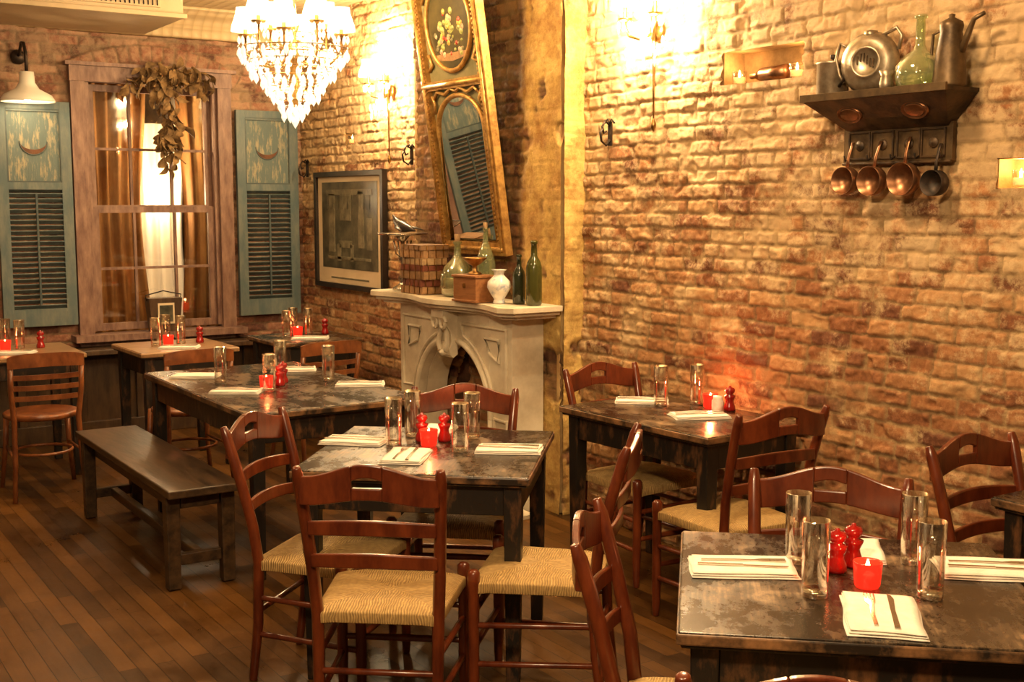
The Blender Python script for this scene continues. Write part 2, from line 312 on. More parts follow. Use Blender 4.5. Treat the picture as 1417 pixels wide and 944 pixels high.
def place(me,name,loc=(0,0,0),rot=(0,0,0)):
    o=bpy.data.objects.new(name,me); o.location=loc
    o.rotation_euler=rot if isinstance(rot,tuple) else (0,0,rot)
    COL.objects.link(o); return o
XZ=R(pi/2,'X')
def lin(a,b,n): return [a+(b-a)*i/(n-1) for i in range(n)]
# ------------------------------------------------------------------ brick sheets
tab=rng.random((256,256))
def vn(x,y,s=0):
    x=x+s*17.3; y=y+s*9.1
    xi=np.floor(x).astype(int); yi=np.floor(y).astype(int); fx=x-xi; fy=y-yi
    fx=fx*fx*(3-2*fx); fy=fy*fy*(3-2*fy)
    g=lambda a,b: tab[a%256,b%256]
    return (g(xi,yi)*(1-fx)+g(xi+1,yi)*fx)*(1-fy)+(g(xi,yi+1)*(1-fx)+g(xi+1,yi+1)*fx)*fy
def fbm(x,y,s=0): return .5*vn(x,y,s)+.28*vn(x*2.1,y*2.1,s+1)+.15*vn(x*4.3,y*4.3,s+2)+.07*vn(x*9,y*9,s+3)
def sm(a,b,x): t=np.clip((x-a)/(b-a),0,1); return t*t*(3-2*t)
def bricks(U,V,seed=0,course=.0665,length=.205,arch=None,rough=1):
    u=U+.010*(fbm(U*6,V*6,seed)-.5)+.010*(vn(U*40,V*40,seed+5)-.5); v=V+.022*(fbm(U*1.8,V*1.8,seed+9)-.5)+.008*(vn(U*38,V*38,seed+6)-.5)+.007*(vn(U*12,V*14,seed+7)-.5)
    row=np.floor(v/course).astype(int)
    L=np.where(row%6==3,length*.5,length)
    off=tab[(row*7+seed)%256,11]*.10+(row%2)*L*.5
    c=np.floor((u+off)/L).astype(int)
    du=(u+off)/L-c; dv=v/course-row
    eu=np.minimum(du,1-du)*L; ev=np.minimum(dv,1-dv)*course
    ins=np.zeros(U.shape,bool)
    if arch:
        cx,cz,r0,r1,amax=arch
        dx=U-cx; dz=V-cz; rr=np.sqrt(dx*dx+dz*dz); an=np.arctan2(dx,dz)
        ins=(rr>r0)&(rr<r1)&(np.abs(an)<amax)
        nb=(an*r0/.078); cb=np.floor(nb).astype(int); eb=np.minimum(nb-cb,1-(nb-cb))*.078
        er=np.minimum(rr-r0,r1-rr)
        eu=np.where(ins,eb,eu); ev=np.where(ins,er,ev); c=np.where(ins,cb+500,c); row=np.where(ins,77,row)
    rnd=tab[(c*13+row*31+seed)%256,(row*5+c*3+seed*7)%256]; rn2=tab[(c*29+row*3+seed)%256,(row*11+c*17)%256]; rn3=tab[(c*7+row*19+seed)%256,(row*23+c*5)%256]
    rnd=np.where(ins,.25+.45*rnd,rnd)
    e=np.minimum(eu,ev)
    mw=.0035+.0055*vn(U*9,V*9,seed+3)
    brick=sm(mw*.5,mw+.0035,e)
    h=brick*(.007+.008*rn2+.008*(rn3-.5)*(dv-.5)+.008*(rn2-.5)*(du-.5))+rough*(.006*(fbm(U*16,V*16,seed+4)-.5)+.016*(vn(U*2.5,V*3.5,seed+8)-.5)+.006*(vn(U*60,V*60,seed+14)-.5))
    er=sm(.64,.74,vn(U*17,V*23,seed+12)); h-=er*.009*brick
    smear=sm(.58,.68,fbm(U*5,V*6,seed+20))
    mo=np.maximum(1-brick,smear*.65*(vn(U*30,V*30,seed+22)))
    h=h*(1-.45*smear)+.45*smear*.010+np.where(ins,.02,0)
    return h,rnd,mo
def sheet(name,axis,plane,u0,u1,z0,z1,mat,sign,res=.01,holes=(),seed=0,plaster=None,arch=None,rough=1):
    nu=int((u1-u0)/res)+1; nz=int((z1-z0)/res)+1
    us=np.linspace(u0,u1,nu); zs=np.linspace(z0,z1,nz); U,V=np.meshgrid(us,zs)
    h,rnd,mo=bricks(U,V,seed,arch=arch,rough=rough)
    pl=np.zeros_like(h)
    if plaster is not None:
        pl=plaster(U,V); h=h*(1-.75*pl)+pl*(.014+.016*fbm(U*7,V*7,50))
    P=plane+sign*h
    co=np.stack([P,U,V],-1) if axis=='x' else np.stack([U,P,V],-1)
    co=co.reshape(-1,3)
    i,j=np.meshgrid(np.arange(nu-1),np.arange(nz-1)); a=(j*nu+i).ravel()
    F=np.stack([a,a+1,a+1+nu,a+nu],-1)
    cu=(us[i]+us[i+1]).ravel()/2; cz=(zs[j]+zs[j+1]).ravel()/2
    keep=np.ones(len(F),bool)
    for q in holes:
        if callable(q): keep&=~q(cu,cz)
        else: keep&=~((cu>q[0])&(cu<q[1])&(cz>q[2])&(cz<q[3]))
    F=F[keep]
    if (axis=='x' and sign<0) or (axis=='y' and sign>0): F=F[:,::-1]
    me=bpy.data.meshes.new(name); me.vertices.add(len(co)); me.vertices.foreach_set('co',co.ravel())
    me.loops.add(F.size); me.loops.foreach_set('vertex_index',F.ravel().astype(np.int32))
    me.polygons.add(len(F)); me.polygons.foreach_set('loop_start',np.arange(0,F.size,4,dtype=np.int32)); me.polygons.foreach_set('loop_total',np.full(len(F),4,dtype=np.int32))
    me.update(calc_edges=True); me.validate()
    for n,d in (('brick',rnd),('mortar',mo),('plaster',pl)):
        at=me.attributes.new(n,'FLOAT','POINT'); at.data.foreach_set('value',d.ravel().astype(np.float32))
    me.polygons.foreach_set('use_smooth',np.ones(len(F),bool)); me.materials.append(M[mat]); 
    return place(me,name)
def recess(par,name,axis,plane,u0,u1,z0,z1,depth,mat):
    b=MB(); t=.03; p=plane-.004
    b.box((p+depth,(u0+u1)/2,(z0+z1)/2),(.02,u1-u0+.04,z1-z0+.04),mat)
    for zz in (z0-t/2,z1+t/2): b.box((p+depth/2+.008,(u0+u1)/2,zz),(depth,u1-u0+.04,t),mat)
    for uu in (u0-t/2,u1+t/2): b.box((p+depth/2+.008,uu,(z0+z1)/2),(depth,t,z1-z0+.04),mat)
    o=b.obj(name); o.parent=par
    return o
CEIL=3.02; WX=3.74; WY=8.68
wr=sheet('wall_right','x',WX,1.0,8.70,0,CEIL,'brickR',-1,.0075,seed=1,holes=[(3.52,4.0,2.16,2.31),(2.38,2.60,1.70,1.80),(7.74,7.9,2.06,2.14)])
recess(wr,'niche_1','x',WX,3.52,4.0,2.16,2.31,.14,'nichemort')
recess(wr,'niche_2','x',WX,2.38,2.60,1.70,1.80,.12,'plasterpale')
recess(wr,'niche_3','x',WX,7.74,7.9,2.06,2.14,.12,'nichemort')
b=MB(); b.box((WX+.30,3.9,CEIL/2),(.2,10,CEIL),'soot'); o=b.obj('backing'); o.parent=wr
b=MB(); b.box((WX+.07,0,CEIL/2),(.15,2.0,CEIL),'plasterpale'); o=b.obj('near_section'); o.parent=wr
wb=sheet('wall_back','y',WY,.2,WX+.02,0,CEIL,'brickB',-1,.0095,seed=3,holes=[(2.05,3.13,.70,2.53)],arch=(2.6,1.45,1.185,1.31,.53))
b=MB(); b.box((-.9,WY+.06,CEIL/2),(2.2,.15,CEIL),'plasterpale'); o=b.obj('side_section'); o.parent=wb
CX=3.62
hole=lambda u,z: (np.abs(u-5.77)<.38)&(z<np.where(np.abs(u-5.77)<.38,.48+np.sqrt(np.clip(.38**2-(u-5.77)**2,0,1)),0))
plf=lambda U,V: np.clip(sm(5.52,5.40,U+.16*(fbm(U*3,V*3,31)-.5)+.05)*sm(.34,.46,fbm(U*5,V*4,40)+.10*sm(.9,1.3,V)-.02*sm(0.6,0.2,V)),0,1)
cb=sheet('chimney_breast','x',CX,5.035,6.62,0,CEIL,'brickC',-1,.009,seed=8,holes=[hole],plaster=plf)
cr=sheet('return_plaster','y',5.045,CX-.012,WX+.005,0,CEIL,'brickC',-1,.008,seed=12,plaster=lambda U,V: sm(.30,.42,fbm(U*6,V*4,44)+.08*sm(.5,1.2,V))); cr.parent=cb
b=MB(); b.box((3.685,5.075,CEIL/2),(.15,.03,CEIL),'plasterpale'); b.box((3.68,6.62,CEIL/2),(.13,.03,CEIL),'plasterpale')
o=b.obj('return_faces',bevel=.006); o.parent=cb
b=MB(); b.box((CX+.33,5.77,.45),(.02,.9,.95),'soot'); b.box((CX+.17,5.77-.42,.45),(.33,.03,.95),'soot'); b.box((CX+.17,5.77+.42,.45),(.33,.03,.95),'soot'); b.box((CX+.17,5.77,.93),(.33,.9,.03),'soot'); 
o=b.obj('firebox'); o.parent=cb
b=MB(); b.box((1.2,3.8,-.03),(7.0,12,.06),'floor'); b.obj('floor')
b=MB(); b.box((1.2,3.8,CEIL+.03),(7.0,12,.06),'tinceil'); ce=b.obj('ceiling')
b=MB()
prof=[(0,0),(-.22,0),(-.20,-.02),(-.13,-.045),(-.07,-.09),(-.035,-.15),(-.03,-.18),(0,-.20)]
n=len(prof); vs=[(x,WY-.01+p[0],CEIL+p[1]) for x in (-2,WX) for p in prof]
b.add(vs,[(i,(i+1)%n,n+(i+1)%n,n+i) for i in range(n)],'tinceil',True)
b.obj('trim_cornice')
b=MB(); b.box((.4,8.22,2.93),(4.3,.88,.20),'beige'); b.box((.4,7.775,2.845),(4.34,.03,.03),'beige')
b.box((1.9,7.77,2.95),(1.0,.02,.13),'beige')
for i in range(34): b.box((1.42+i*.029,7.758,2.95),(.008,.012,.11),'iron')
b.obj('air_duct_soffit',bevel=.004)
# ------------------------------------------------------------------ window
b=MB(); W0,W1,Z0,Z1=2.02,3.16,.68,2.57; cx=(W0+W1)/2
for x in (W0+.05,W1-.05): b.box((x,WY-.02,(Z0+Z1)/2-.03),(.10,.09,Z1-Z0-.10),'winwood')
for x in (W0+.115,W1-.115): b.box((x,WY+.03,(Z0+Z1)/2),(.03,.12,Z1-Z0-.12),'winwood')
b.box((cx,WY-.024,Z1-.035),(W1-W0+.012,.10,.11),'winwood'); b.box((cx,WY-.035,Z1+.028),(W1-W0+.07,.13,.025),'winwood')
b.box((cx,WY-.06,Z0+.02),(W1-W0+.10,.20,.045),'winwood'); b.box((cx,WY-.016,Z0-.05),(W1-W0-.01,.06,.09),'winwood')
def sash(z0,z1,y):
    x0,x1=W0+.13,W1-.13
    for x in (x0+.022,x1-.022): b.box((x,y,(z0+z1)/2),(.045,.035,z1-z0),'winwood')
    b.box((cx,y,z0+.025),(x1-x0-.088,.033,.05),'winwood'); b.box((cx,y,z1-.022),(x1-x0-.088,.033,.045),'winwood')
    for k in (1,2): b.box((x0+(x1-x0)*k/3,y,(z0+z1)/2),(.018,.028,z1-z0-.09),'winwood')
    b.box((cx,y,(z0+z1)/2),(x1-x0-.085,.026,.018),'winwood')
    b.box((cx,y+.004,(z0+z1)/2),(x1-x0-.09,.003,z1-z0-.09),'pane')
sash(1.58,2.47,WY+.055); sash(.74,1.62,WY+.015)
b.obj('window_1')
b=MB(); b.box((2.6,9.75,1.5),(3.6,.05,3.1),'darkwood'); b.box((1.2,9.25,1.5),(.05,1.0,3.1),'darkwood'); b.box((4.0,9.25,1.5),(.05,1.0,3.1),'darkwood')
b.box((2.6,9.25,3.0),(2.8,1.0,.05),'darkwood'); b.obj('wall_vestibule')
def drape(x0,x1,z0,z1,y,mat,name,folds,pinch=0):
    b=MB(); n=folds*8+1; vs=[];fs=[]; rows=14
    for j in range(rows):
        t=j/(rows-1)
        for i in range(n):
            s=i/(n-1); x=x0+(x1-x0)*s; xc=(x0+x1)/2; x=xc+(x-xc)*(1-pinch*math.sin(pi*t)**2*.6)
            vs.append((x,y+.028*math.sin(s*folds*2*pi+t*.8)+.01*math.sin(s*21+t*3),z0+(z1-z0)*t))
    for j in range(rows-1):
        for i in range(n-1): a=j*n+i; fs.append((a,a+1,a+n+1,a+n))
    b.add(vs,fs,mat,True); return b.obj(name)
drape(1.95,2.68,.5,2.6,9.10,'drape','window_curtain',8,.3); drape(2.90,3.7,.5,2.6,9.10,'drape','window_curtain',8,.2)
drape(2.50,3.02,.5,2.25,9.26,'sheer','sheer_curtain',5,.3)
def light(name,loc,power,col=(1,.69,.36),r=.03):
    l=bpy.data.lights.new(name,'POINT'); l.energy=power; l.color=col; l.shadow_soft_size=r
    o=bpy.data.objects.new(name,l); o.location=loc; COL.objects.link(o); return o
light('curtain_fill',(2.74,8.90,2.1),18); light('curtain_fill',(2.78,9.12,1.7),16,(1,.8,.55),.04)  # added fill lights to brighten the curtains behind the window
b=MB(); b.box((2.2,8.60,.31),(3.06,.08,.62),'darkwood'); b.box((2.2,8.52,.62),(3.06,.30,.035),'darkwood')
for i in range(8): b.box((.8+i*.4,8.545,.31),(.05,.03,.56),'darkwood')
b.box((2.2,8.54,.06),(3.06,.04,.12),'darkwood'); b.obj('trim_wainscot',bevel=.004)
def shutter():
    b=MB(); w,h=.485,1.53; y=-.02
    for x in (-w/2+.035,w/2-.035): b.box((x,y,h/2),(.07,.035,h),'teal')
    for z,hh in ((.06,.12),(.965,.06),(h-.035,.07)): b.box((0,y,z),(w-.14,.034,hh),'teal')
    n=23
    for i in range(n):
        z=.135+i*(.80/(n-1)); X=T(0,y,z)@R(math.radians(-38),'X'); b.box((0,0,0),(w-.13,.040,.007),'teal',X)
    b.box((0,y-.028,.53),(.014,.012,.76),'teal_d')
    b.box((0,y+.005,1.23),(w-.13,.016,.49),'peel')
    pts=[(.09*math.cos(a),.09*math.sin(a)) for a in lin(pi*1.02,pi*1.98,18)]+[(.088*math.cos(a),.055*math.sin(a)) for a in lin(pi*1.96,pi*1.04,16)]
    b.poly(pts,0,.002,'soot',T(0,y-.0035,1.26)@XZ)  # dark sheet painted in for the shade of a crescent cut-out
    b.tube([(.09*math.cos(a),y-.006,1.26+.09*math.sin(a)) for a in lin(pi,2*pi,16)],.004,'teal_d',6)
    for x in (-w/2+.07,w/2-.07): b.box((x,y-.012,1.23),(.01,.012,.49),'teal_d')
    for z in (.99,1.475): b.box((0,y-.012,z),(w-.14,.012,.01),'teal_d')
    return b.mesh('shutter')
sm_=shutter()
for x in (1.765,3.435):
    o=place(sm_,'window_shutter',(x,WY-.035,.80)); bv=o.modifiers.new('b','BEVEL'); bv.width=.002; bv.limit_method='ANGLE'
b=MB(); b.lathe([(.03,.0),(.045,.0),(.05,-.07),(.075,-.11),(.15,-.15),(.172,-.185),(.172,-.195),(.165,-.193),(.145,-.16),(.07,-.12),(.0,-.09)],'enamel',T(0,-.25,0))
b.lathe([(0,-.12),(.03,-.13),(.03,-.16),(.018,-.185),(0,-.19)],'bulb',T(0,-.25,0),16)
b.tube([(0,0,.12),(0,-.05,.14),(0,-.13,.20),(0,-.2,.19),(0,-.245,.12),(0,-.25,0)],.011,'iron',8); b.lathe([(0,0),(.05,0),(.045,.02),(0,.025)],'iron',T(0,0,.12)@R(pi/2,'X'))
b.obj('barn_wall_lamp',(1.70,WY-.02,2.50)); light('barn_lamp_bulb',(1.70,WY-.27,2.28),3)
# ------------------------------------------------------------------ dried garland
b=MB()
def leaf(p,L,w):
    X=T(*p)@Euler((random.uniform(-2.6,-.6),random.uniform(-1,1),random.uniform(-pi,pi))).to_matrix().to_4x4()
    vs=[];n=7
    for i in range(n):
        t=i/(n-1); ww=w*math.sin(pi*min(.98,t*.9+.08))*.5
        z=.25*L*math.sin(t*2.4)
        vs+=[(-ww,t*L,z+ww*.5),(0,t*L,z),(ww,t*L,z+ww*.5)]
    fs=[]
    for i in range(n-1):
        for k in (0,1): a=i*3+k; fs.append((a,a+1,a+4,a+3))
    b.add(vs,fs,'leaf',True,X)
path=[(-.22,0,.0),(-.12,-.02,.07),(0,-.03,.05),(.14,-.02,.08),(.30,0,.0)]
stem=[(-.02,-.03,.05),(-.03,-.04,-.1),(.01,-.04,-.25),(-.02,-.03,-.4),(.01,-.03,-.55)]
b.tube(path,.01,'leaf'); b.tube(stem,.009,'leaf')
for k in range(220):
    if k%2: i=random.randint(0,3);t=random.random();p=Vector(path[i]).lerp(Vector(path[i+1]),t)
    else: i=random.randint(0,3);t=random.random();p=Vector(stem[i]).lerp(Vector(stem[i+1]),t)
    p=p+Vector((random.gauss(0,.042),random.uniform(-.07,.01),random.gauss(0,.038)))
    leaf(p,random.uniform(.06,.13),random.uniform(.03,.07))
for k in range(10):
    p=Vector(random.choice(path[1:4]+stem)); q=p+Vector((random.uniform(-.12,.12),-.06,random.uniform(-.12,.03))); b.tube([p,(p+q)/2+Vector((0,-.03,.02)),q],.004,'leaf',5)
b.obj('dried_leaf_garland',(2.68,WY-.10,2.50))
b=MB(); b.box((0,0,.12),(.24,.12,.24),'darkwood',tz=.82); b.box((0,-.06,.13),(.12,.008,.15),'mat'); b.box((0,-.065,.13),(.095,.004,.12),'sepia')
b.tube([(-.12,0,.22),(-.13,0,.26),(0,0,.29),(.13,0,.26),(.12,0,.22)],.005,'iron',6)
b.obj('planter_box',(2.60,WY-.10,.725),bevel=.003)
# ------------------------------------------------------------------ picture
b=MB(); w,h=1.12,.84
for x in (-w/2+.018,w/2-.018): b.box((x,-.02,0),(.036,.04,h),'black')
for z in (-h/2+.018,h/2-.018): b.box((0,-.02,z),(w-.07,.04,.036),'black')
b.box((0,-.012,0),(w-.04,.012,h-.04),'mat'); b.box((0,-.0195,.035),(w-.22,.004,h-.22),'sepia')
for (x,z,a,c) in ((-.28,.05,.10,.42),(-.05,.16,.18,.18),(.2,.08,.09,.40),(.33,-.02,.08,.22),(-.05,-.10,.2,.05),(-.16,-.16,.06,.12),(.05,-.16,.05,.12),(.0,.27,.75,.04),(.0,-.20,.7,.02)):
    b.box((x,-.023,z),(a,.003,c),'sepia2')
for i in range(9): b.box((-.35+i*.085,-.0245,.2),(.018,.002,.1),'sepia')
b.box((0,-.0205,-.345),(.62,.002,.012),'sepia2')
b.obj('framed_picture',(WX-.025,7.765,1.45),-pi/2,bevel=.004)
# ------------------------------------------------------------------ mantel
b=MB(); hw=.62; Y=-.20
arch=lambda x: .48+math.sqrt(max(0,.40**2-x*x))*.98
xs=lin(-.40,.40,41)
b.strip(xs,arch,lambda x:1.06,lambda x:Y,.05,'marble')
for s in (-1,1):
    b.strip([s*.40,s*hw] if s>0 else [-hw,-.40],lambda x:0,lambda x:1.06,lambda x:Y,.05,'marble')
    b.box((s*(hw-.026),Y/2+.022,.53),(.05,-Y-.042,1.058),'marble')
    b.box((s*.417,Y/2+.022,.24),(.03,-Y-.042,.478),'marble')
    b.box((s*.515,Y-.012,.08),(.22,.05,.16),'marble')
    for (x,z,a,c) in ((.455,.34,.012,.32),(.58,.34,.012,.32),(.517,.19,.112,.012),(.517,.49,.112,.012)): b.box((s*x,Y-.006,z),(a,.016,c),'marble')
    pts=[(s*.57,Y-.004,.56),(s*.57,Y-.004,.98),(s*.12,Y-.004,.98)]+[(s*(.12+.0),Y-.004,.94)]+[(s*.455*math.sin(a),Y-.004,.48+.45*math.cos(a)) for a in lin(.30,1.38,14)]
    b.tube(pts,.011,'marble',6,closed=True)
    pts=[(s*.50,Y-.004,.80),(s*.50,Y-.004,.92),(s*.36,Y-.004,.92),(s*.40,Y-.004,.84)]
    b.tube(pts,.012,'marble',6,closed=True)
b.tube([(.415*math.cos(a),Y-.004,.48+.405*math.sin(a)) for a in lin(0,pi,36)],.018,'marble',8)
for s in (-1,1): b.tube([(s*.415,Y-.004,.16),(s*.415,Y-.004,.48)],.018,'marble',8)
b.strip(lin(-.40,.40,41),lambda x:arch(x)-.004,lambda x:arch(x)+.03,lambda x:Y+.051,.14,'marble')
prof=[(0,0),(.03,-.02),(.05,.0),(.055,.03),(.04,.07),(.045,.12),(.075,.17),(.10,.21),(.10,.25),(.0,.25)]
b.poly([(-p[0],p[1]) for p in prof],0,.13,'marble',Matrix(((0,0,1,-.065),(1,0,0,Y),(0,1,0,.80),(0,0,0,1))),smooth=False)
for s in (-1,1):
    b.tube([(s*.045+ .035*math.cos(a)*math.exp(-a*.06)*s, Y-.085, .985+.035*math.sin(a)) for a in lin(0,2*pi,12)],.012,'marble',6)
    b.tube([(s*.05,Y-.06,.99),(s*.035,Y-.055,.93),(s*.05,Y-.06,.87),(s*.03,Y-.06,.82)],.016,'marble',6)
b.lathe([(0,-.02),(.02,-.015),(.03,0),(.02,.015),(0,.02)],'marble',T(0,Y-.055,.81))
def serp(k,off):
    pts=[]
    hwS=.795-off
    for x in lin(-hwS,hwS,61):
        a=abs(x)/hwS
        y=-.325-.035*math.cos(x/hwS*pi*2.0)+off
        if a>.9: y+= (a-.9)*.55
        pts.append((x,y))
    return pts+[(hwS,0),(-hwS,0)]
b.poly(serp(0,0),1.088,1.118,'marble'); b.poly(serp(0,.025),1.068,1.0879,'marble'); b.poly(serp(0,.06),1.05,1.0679,'marble')
b.box((0,-.35,.012),(1.5,.42,.024),'marble')
b.obj('marble_fireplace_mantel',(CX-.03,5.80,0),-pi/2,bevel=.003)
MZ=1.12
# ------------------------------------------------------------------ trumeau mirror
b=MB(); w,h=.69,1.60
b.box((0,-.012,h/2),(w-.02,.02,h-.02),'olive')
for x in (-w/2+.03,w/2-.03):
    b.box((x,-.03,h/2),(.06,.045,h),'gold'); b.tube([(x,-.056,.02),(x,-.056,h-.02)],.012,'gold',8)
    n=64
    for i in range(n): b.box((x-(.022 if x>0 else -.022),-.056,.05+i*(h-.1)/n),(.012,.012,.012),'gold')
for z in (.035,.955,h-.035): b.box((0,-.031,z),(w-.118,.042,.07 if z!=.955 else .05),'gold'); b.tube([(-w/2+.02,-.056,z),(w/2-.02,-.056,z)],.013,'gold',8)
pts=[(-.235,.085),(.235,.085),(.235,.70)]+[(.235*math.cos(a),.70+.19*math.sin(a)) for a in lin(0,pi,20)][1:]
b.poly(pts,.0,.004,'mirror',T(0,-.026,0)@XZ)
out=[(p[0]*1.06,-.032,p[1] if p[1]>.1 else p[1]-.012) for p in pts]
b.tube(out,.014,'gold',8,closed=True); b.tube([(p[0]*1.13,-.026,p[1]+(.012 if p[1]>.5 else 0)) for p in out],.006,'gold',6,closed=True)
for s in (-1,1):
    b.tube([(s*.25,-.035,.88),(s*.20,-.04,.92),(s*.12,-.04,.90),(s*.05,-.04,.93),(0,-.04,.91)],.010,'gold',6)
    b.tube([(s*.26,-.035,.80),(s*.24,-.04,.86),(s*.27,-.035,.90)],.010,'gold',6)
ov=lambda rx,rz: [(rx*math.cos(a),1.27+rz*math.sin(a)) for a in lin(0,2*pi*39/40,40)]
b.poly(ov(.225,.235),0,.004,'pic_dark',T(0,-.026,0)@XZ)
b.tube([(p[0],-.034,p[1]) for p in ov(.235,.247)],.014,'gold',8,closed=True)
random.seed(4)
b.poly([(-.19,1.12),(.19,1.12),(.15,1.09),(0,1.075),(-.15,1.09)],0,.003,'bk1',T(0,-.03,0)@XZ)
for k in range(60):
    a=random.uniform(0,2*pi); r=random.random()**.6; x=.16*r*math.cos(a); z=1.20+.12*r*math.sin(a)+ (.03 if abs(x)<.06 else 0)
    rr=random.uniform(.008,.022); b.lathe([(0,.006),(rr*.7,.004),(rr,0)],random.choice(['f1','f2','f3','f4','f3','olive']),T(x,-.031,z)@XZ,12,closed=True)
for s in (-1,1):
    for zz in (1.04,1.50): b.tube([(s*.27,-.03,zz),(s*.22,-.036,zz+(.03 if zz<1.2 else -.03)),(s*.26,-.03,zz+(.09 if zz<1.2 else -.09))],.010,'gold',6)
b.obj('trumeau_mirror',(CX-.035,5.80,1.365),(math.radians(8),0,-pi/2))
# ------------------------------------------------------------------ mantel props
b=MB(); b.lathe([(0,0),(.065,0),(.06,.015),(.03,.03),(.018,.05),(.03,.07),(.014,.10),(.012,.16),(.028,.19),(.014,.22),(.012,.29),(.03,.31),(.05,.33),(.15,.335),(.155,.345),(.14,.342),(0,.340)],'silver')
for a in range(4): b.tube([(.06*math.cos(a*pi/2),.06*math.sin(a*pi/2),.30),(.045*math.cos(a*pi/2),.045*math.sin(a*pi/2),.22),(.02*math.cos(a*pi/2),.02*math.sin(a*pi/2),.2)],.005,'silver',6)
b.obj('silver_cake_stand',(3.42,6.44,MZ))
b=MB()
b.tube([(-.12,0,.105),(-.085,0,.075),(-.04,0,.048),(0,0,.038),(.05,0,.030),(.11,0,.024),(.16,0,.014)],[.004,.018,.030,.036,.028,.016,.004],'black',10)
b.tube([(-.02,.02,.045),(.05,.06,.03),(.14,.08,.015)],[.012,.018,.004],'black',8,flat=.4); b.tube([(-.02,-.02,.045),(.05,-.06,.03),(.14,-.08,.015)],[.012,.018,.004],'black',8,flat=.4)
for y in (-.01,.01): b.tube([(.0,y,.02),(.0,y,.002),(-.02,y,.002)],.003,'black',5)
b.obj('bird_figurine',(3.42,6.44,MZ+.347),-pi/2)
b=MB(); z=0; random.seed(3)
for i,(m_,t) in enumerate((('bk1',.045),('bk2',.04),('bk3',.05),('bk2',.035),('bk4',.04),('bk1',.045),('bk3',.03))):
    wd=random.uniform(.24,.27); dp=random.uniform(.16,.18); X=T(random.uniform(-.01,.01),random.uniform(-.008,.008),z)@R(random.uniform(-.12,.12))
    b.box((-.003,.003,t/2),(wd-.012,dp-.012,t-.008),'pages',X); b.box((0,0,.002),(wd,dp,.004),m_,X); b.box((0,0,t-.002),(wd,dp,.004),m_,X)
    b.box((0,-dp/2+.003,t/2),(wd-.001,.006,t-.001),m_,X)
    b.box((wd/2-.003,0,t/2),(.006,dp-.001,t-.001),m_,X)
    for q in (-.35,-.1,.15,.38): b.box((q*wd,-dp/2-.0005,t/2),(.006,.004,t*.96),'brass',X)
    for q in (-.3,0,.3): b.box((wd/2+.0005,q*dp,t/2),(.004,.005,t*.96),'brass',X)
    z+=t
b.obj('book_stack',(3.40,6.14,MZ),-pi/2)
b=MB(); o_=[(.0,.002),(.07,.0),(.092,.02),(.10,.06),(.098,.11),(.075,.17),(.04,.205),(.022,.23),(.018,.29),(.026,.30),(.026,.31)]
b.lathe(o_,'greenglass',closed=True)
b.lathe([(0,.009),(.086,.026),(.0935,.06),(.0915,.105),(0,.105)],'water'); b.lathe([(0,.285),(.013,.285),(.018,.35),(0,.352)],'cork',seg=12)
b.obj('glass_demijohn',(3.44,5.82,MZ))
b=MB(); b.lathe([(0,.0),(.05,.0),(.055,.02),(.055,.20),(.03,.28),(.015,.31),(.013,.38),(.02,.39),(.012,.39)],'greenglass',closed=True)
b.lathe([(0,.37),(.009,.37),(.014,.42),(0,.422)],'cork',seg=12); b.obj('glass_bottle',(3.475,5.575,MZ))
b=MB(); b.box((0,0,.068),(.20,.13,.128),'boxwood'); b.box((0,0,.138),(.215,.145,.014),'boxwood'); b.box((0,-.068,.09),(.02,.006,.025),'brass'); b.box((0,0,.006),(.215,.145,.012),'boxwood')
b.obj('wooden_box',(3.335,5.47,MZ),-pi/2+.1,bevel=.003)
b=MB(); b.lathe([(0,0),(.04,0),(.035,.01),(.012,.02),(.012,.045),(.04,.06),(.065,.085),(.068,.09),(.062,.088),(.038,.066),(0,.06)],'brass'); b.obj('brass_compote',(3.34,5.47,MZ+.1455))
b=MB(); b.lathe([(0,0),(.033,0),(.03,.012),(.026,.022),(.045,.05),(.064,.085),(.060,.115),(.035,.14),(.024,.152),(.03,.17),(.042,.178),(.038,.178),(.024,.165),(0,.15)],'porcelain'); b.obj('porcelain_vase',(3.38,5.29,MZ))
def bottle(mat,h,r,name,loc):
    b=MB(); b.lathe([(0,0),(r*.9,0),(r,.01),(r,h*.58),(r*.85,h*.66),(r*.42,h*.76),(r*.36,h*.94),(r*.46,h*.945),(r*.46,h*.985),(r*.34,h),(0,h)],mat); b.obj(name,loc)
bottle('darkglass',.26,.034,'wine_bottle',(3.45,5.205,MZ)); bottle('oliveglass',.335,.042,'wine_bottle',(3.47,5.095,MZ))
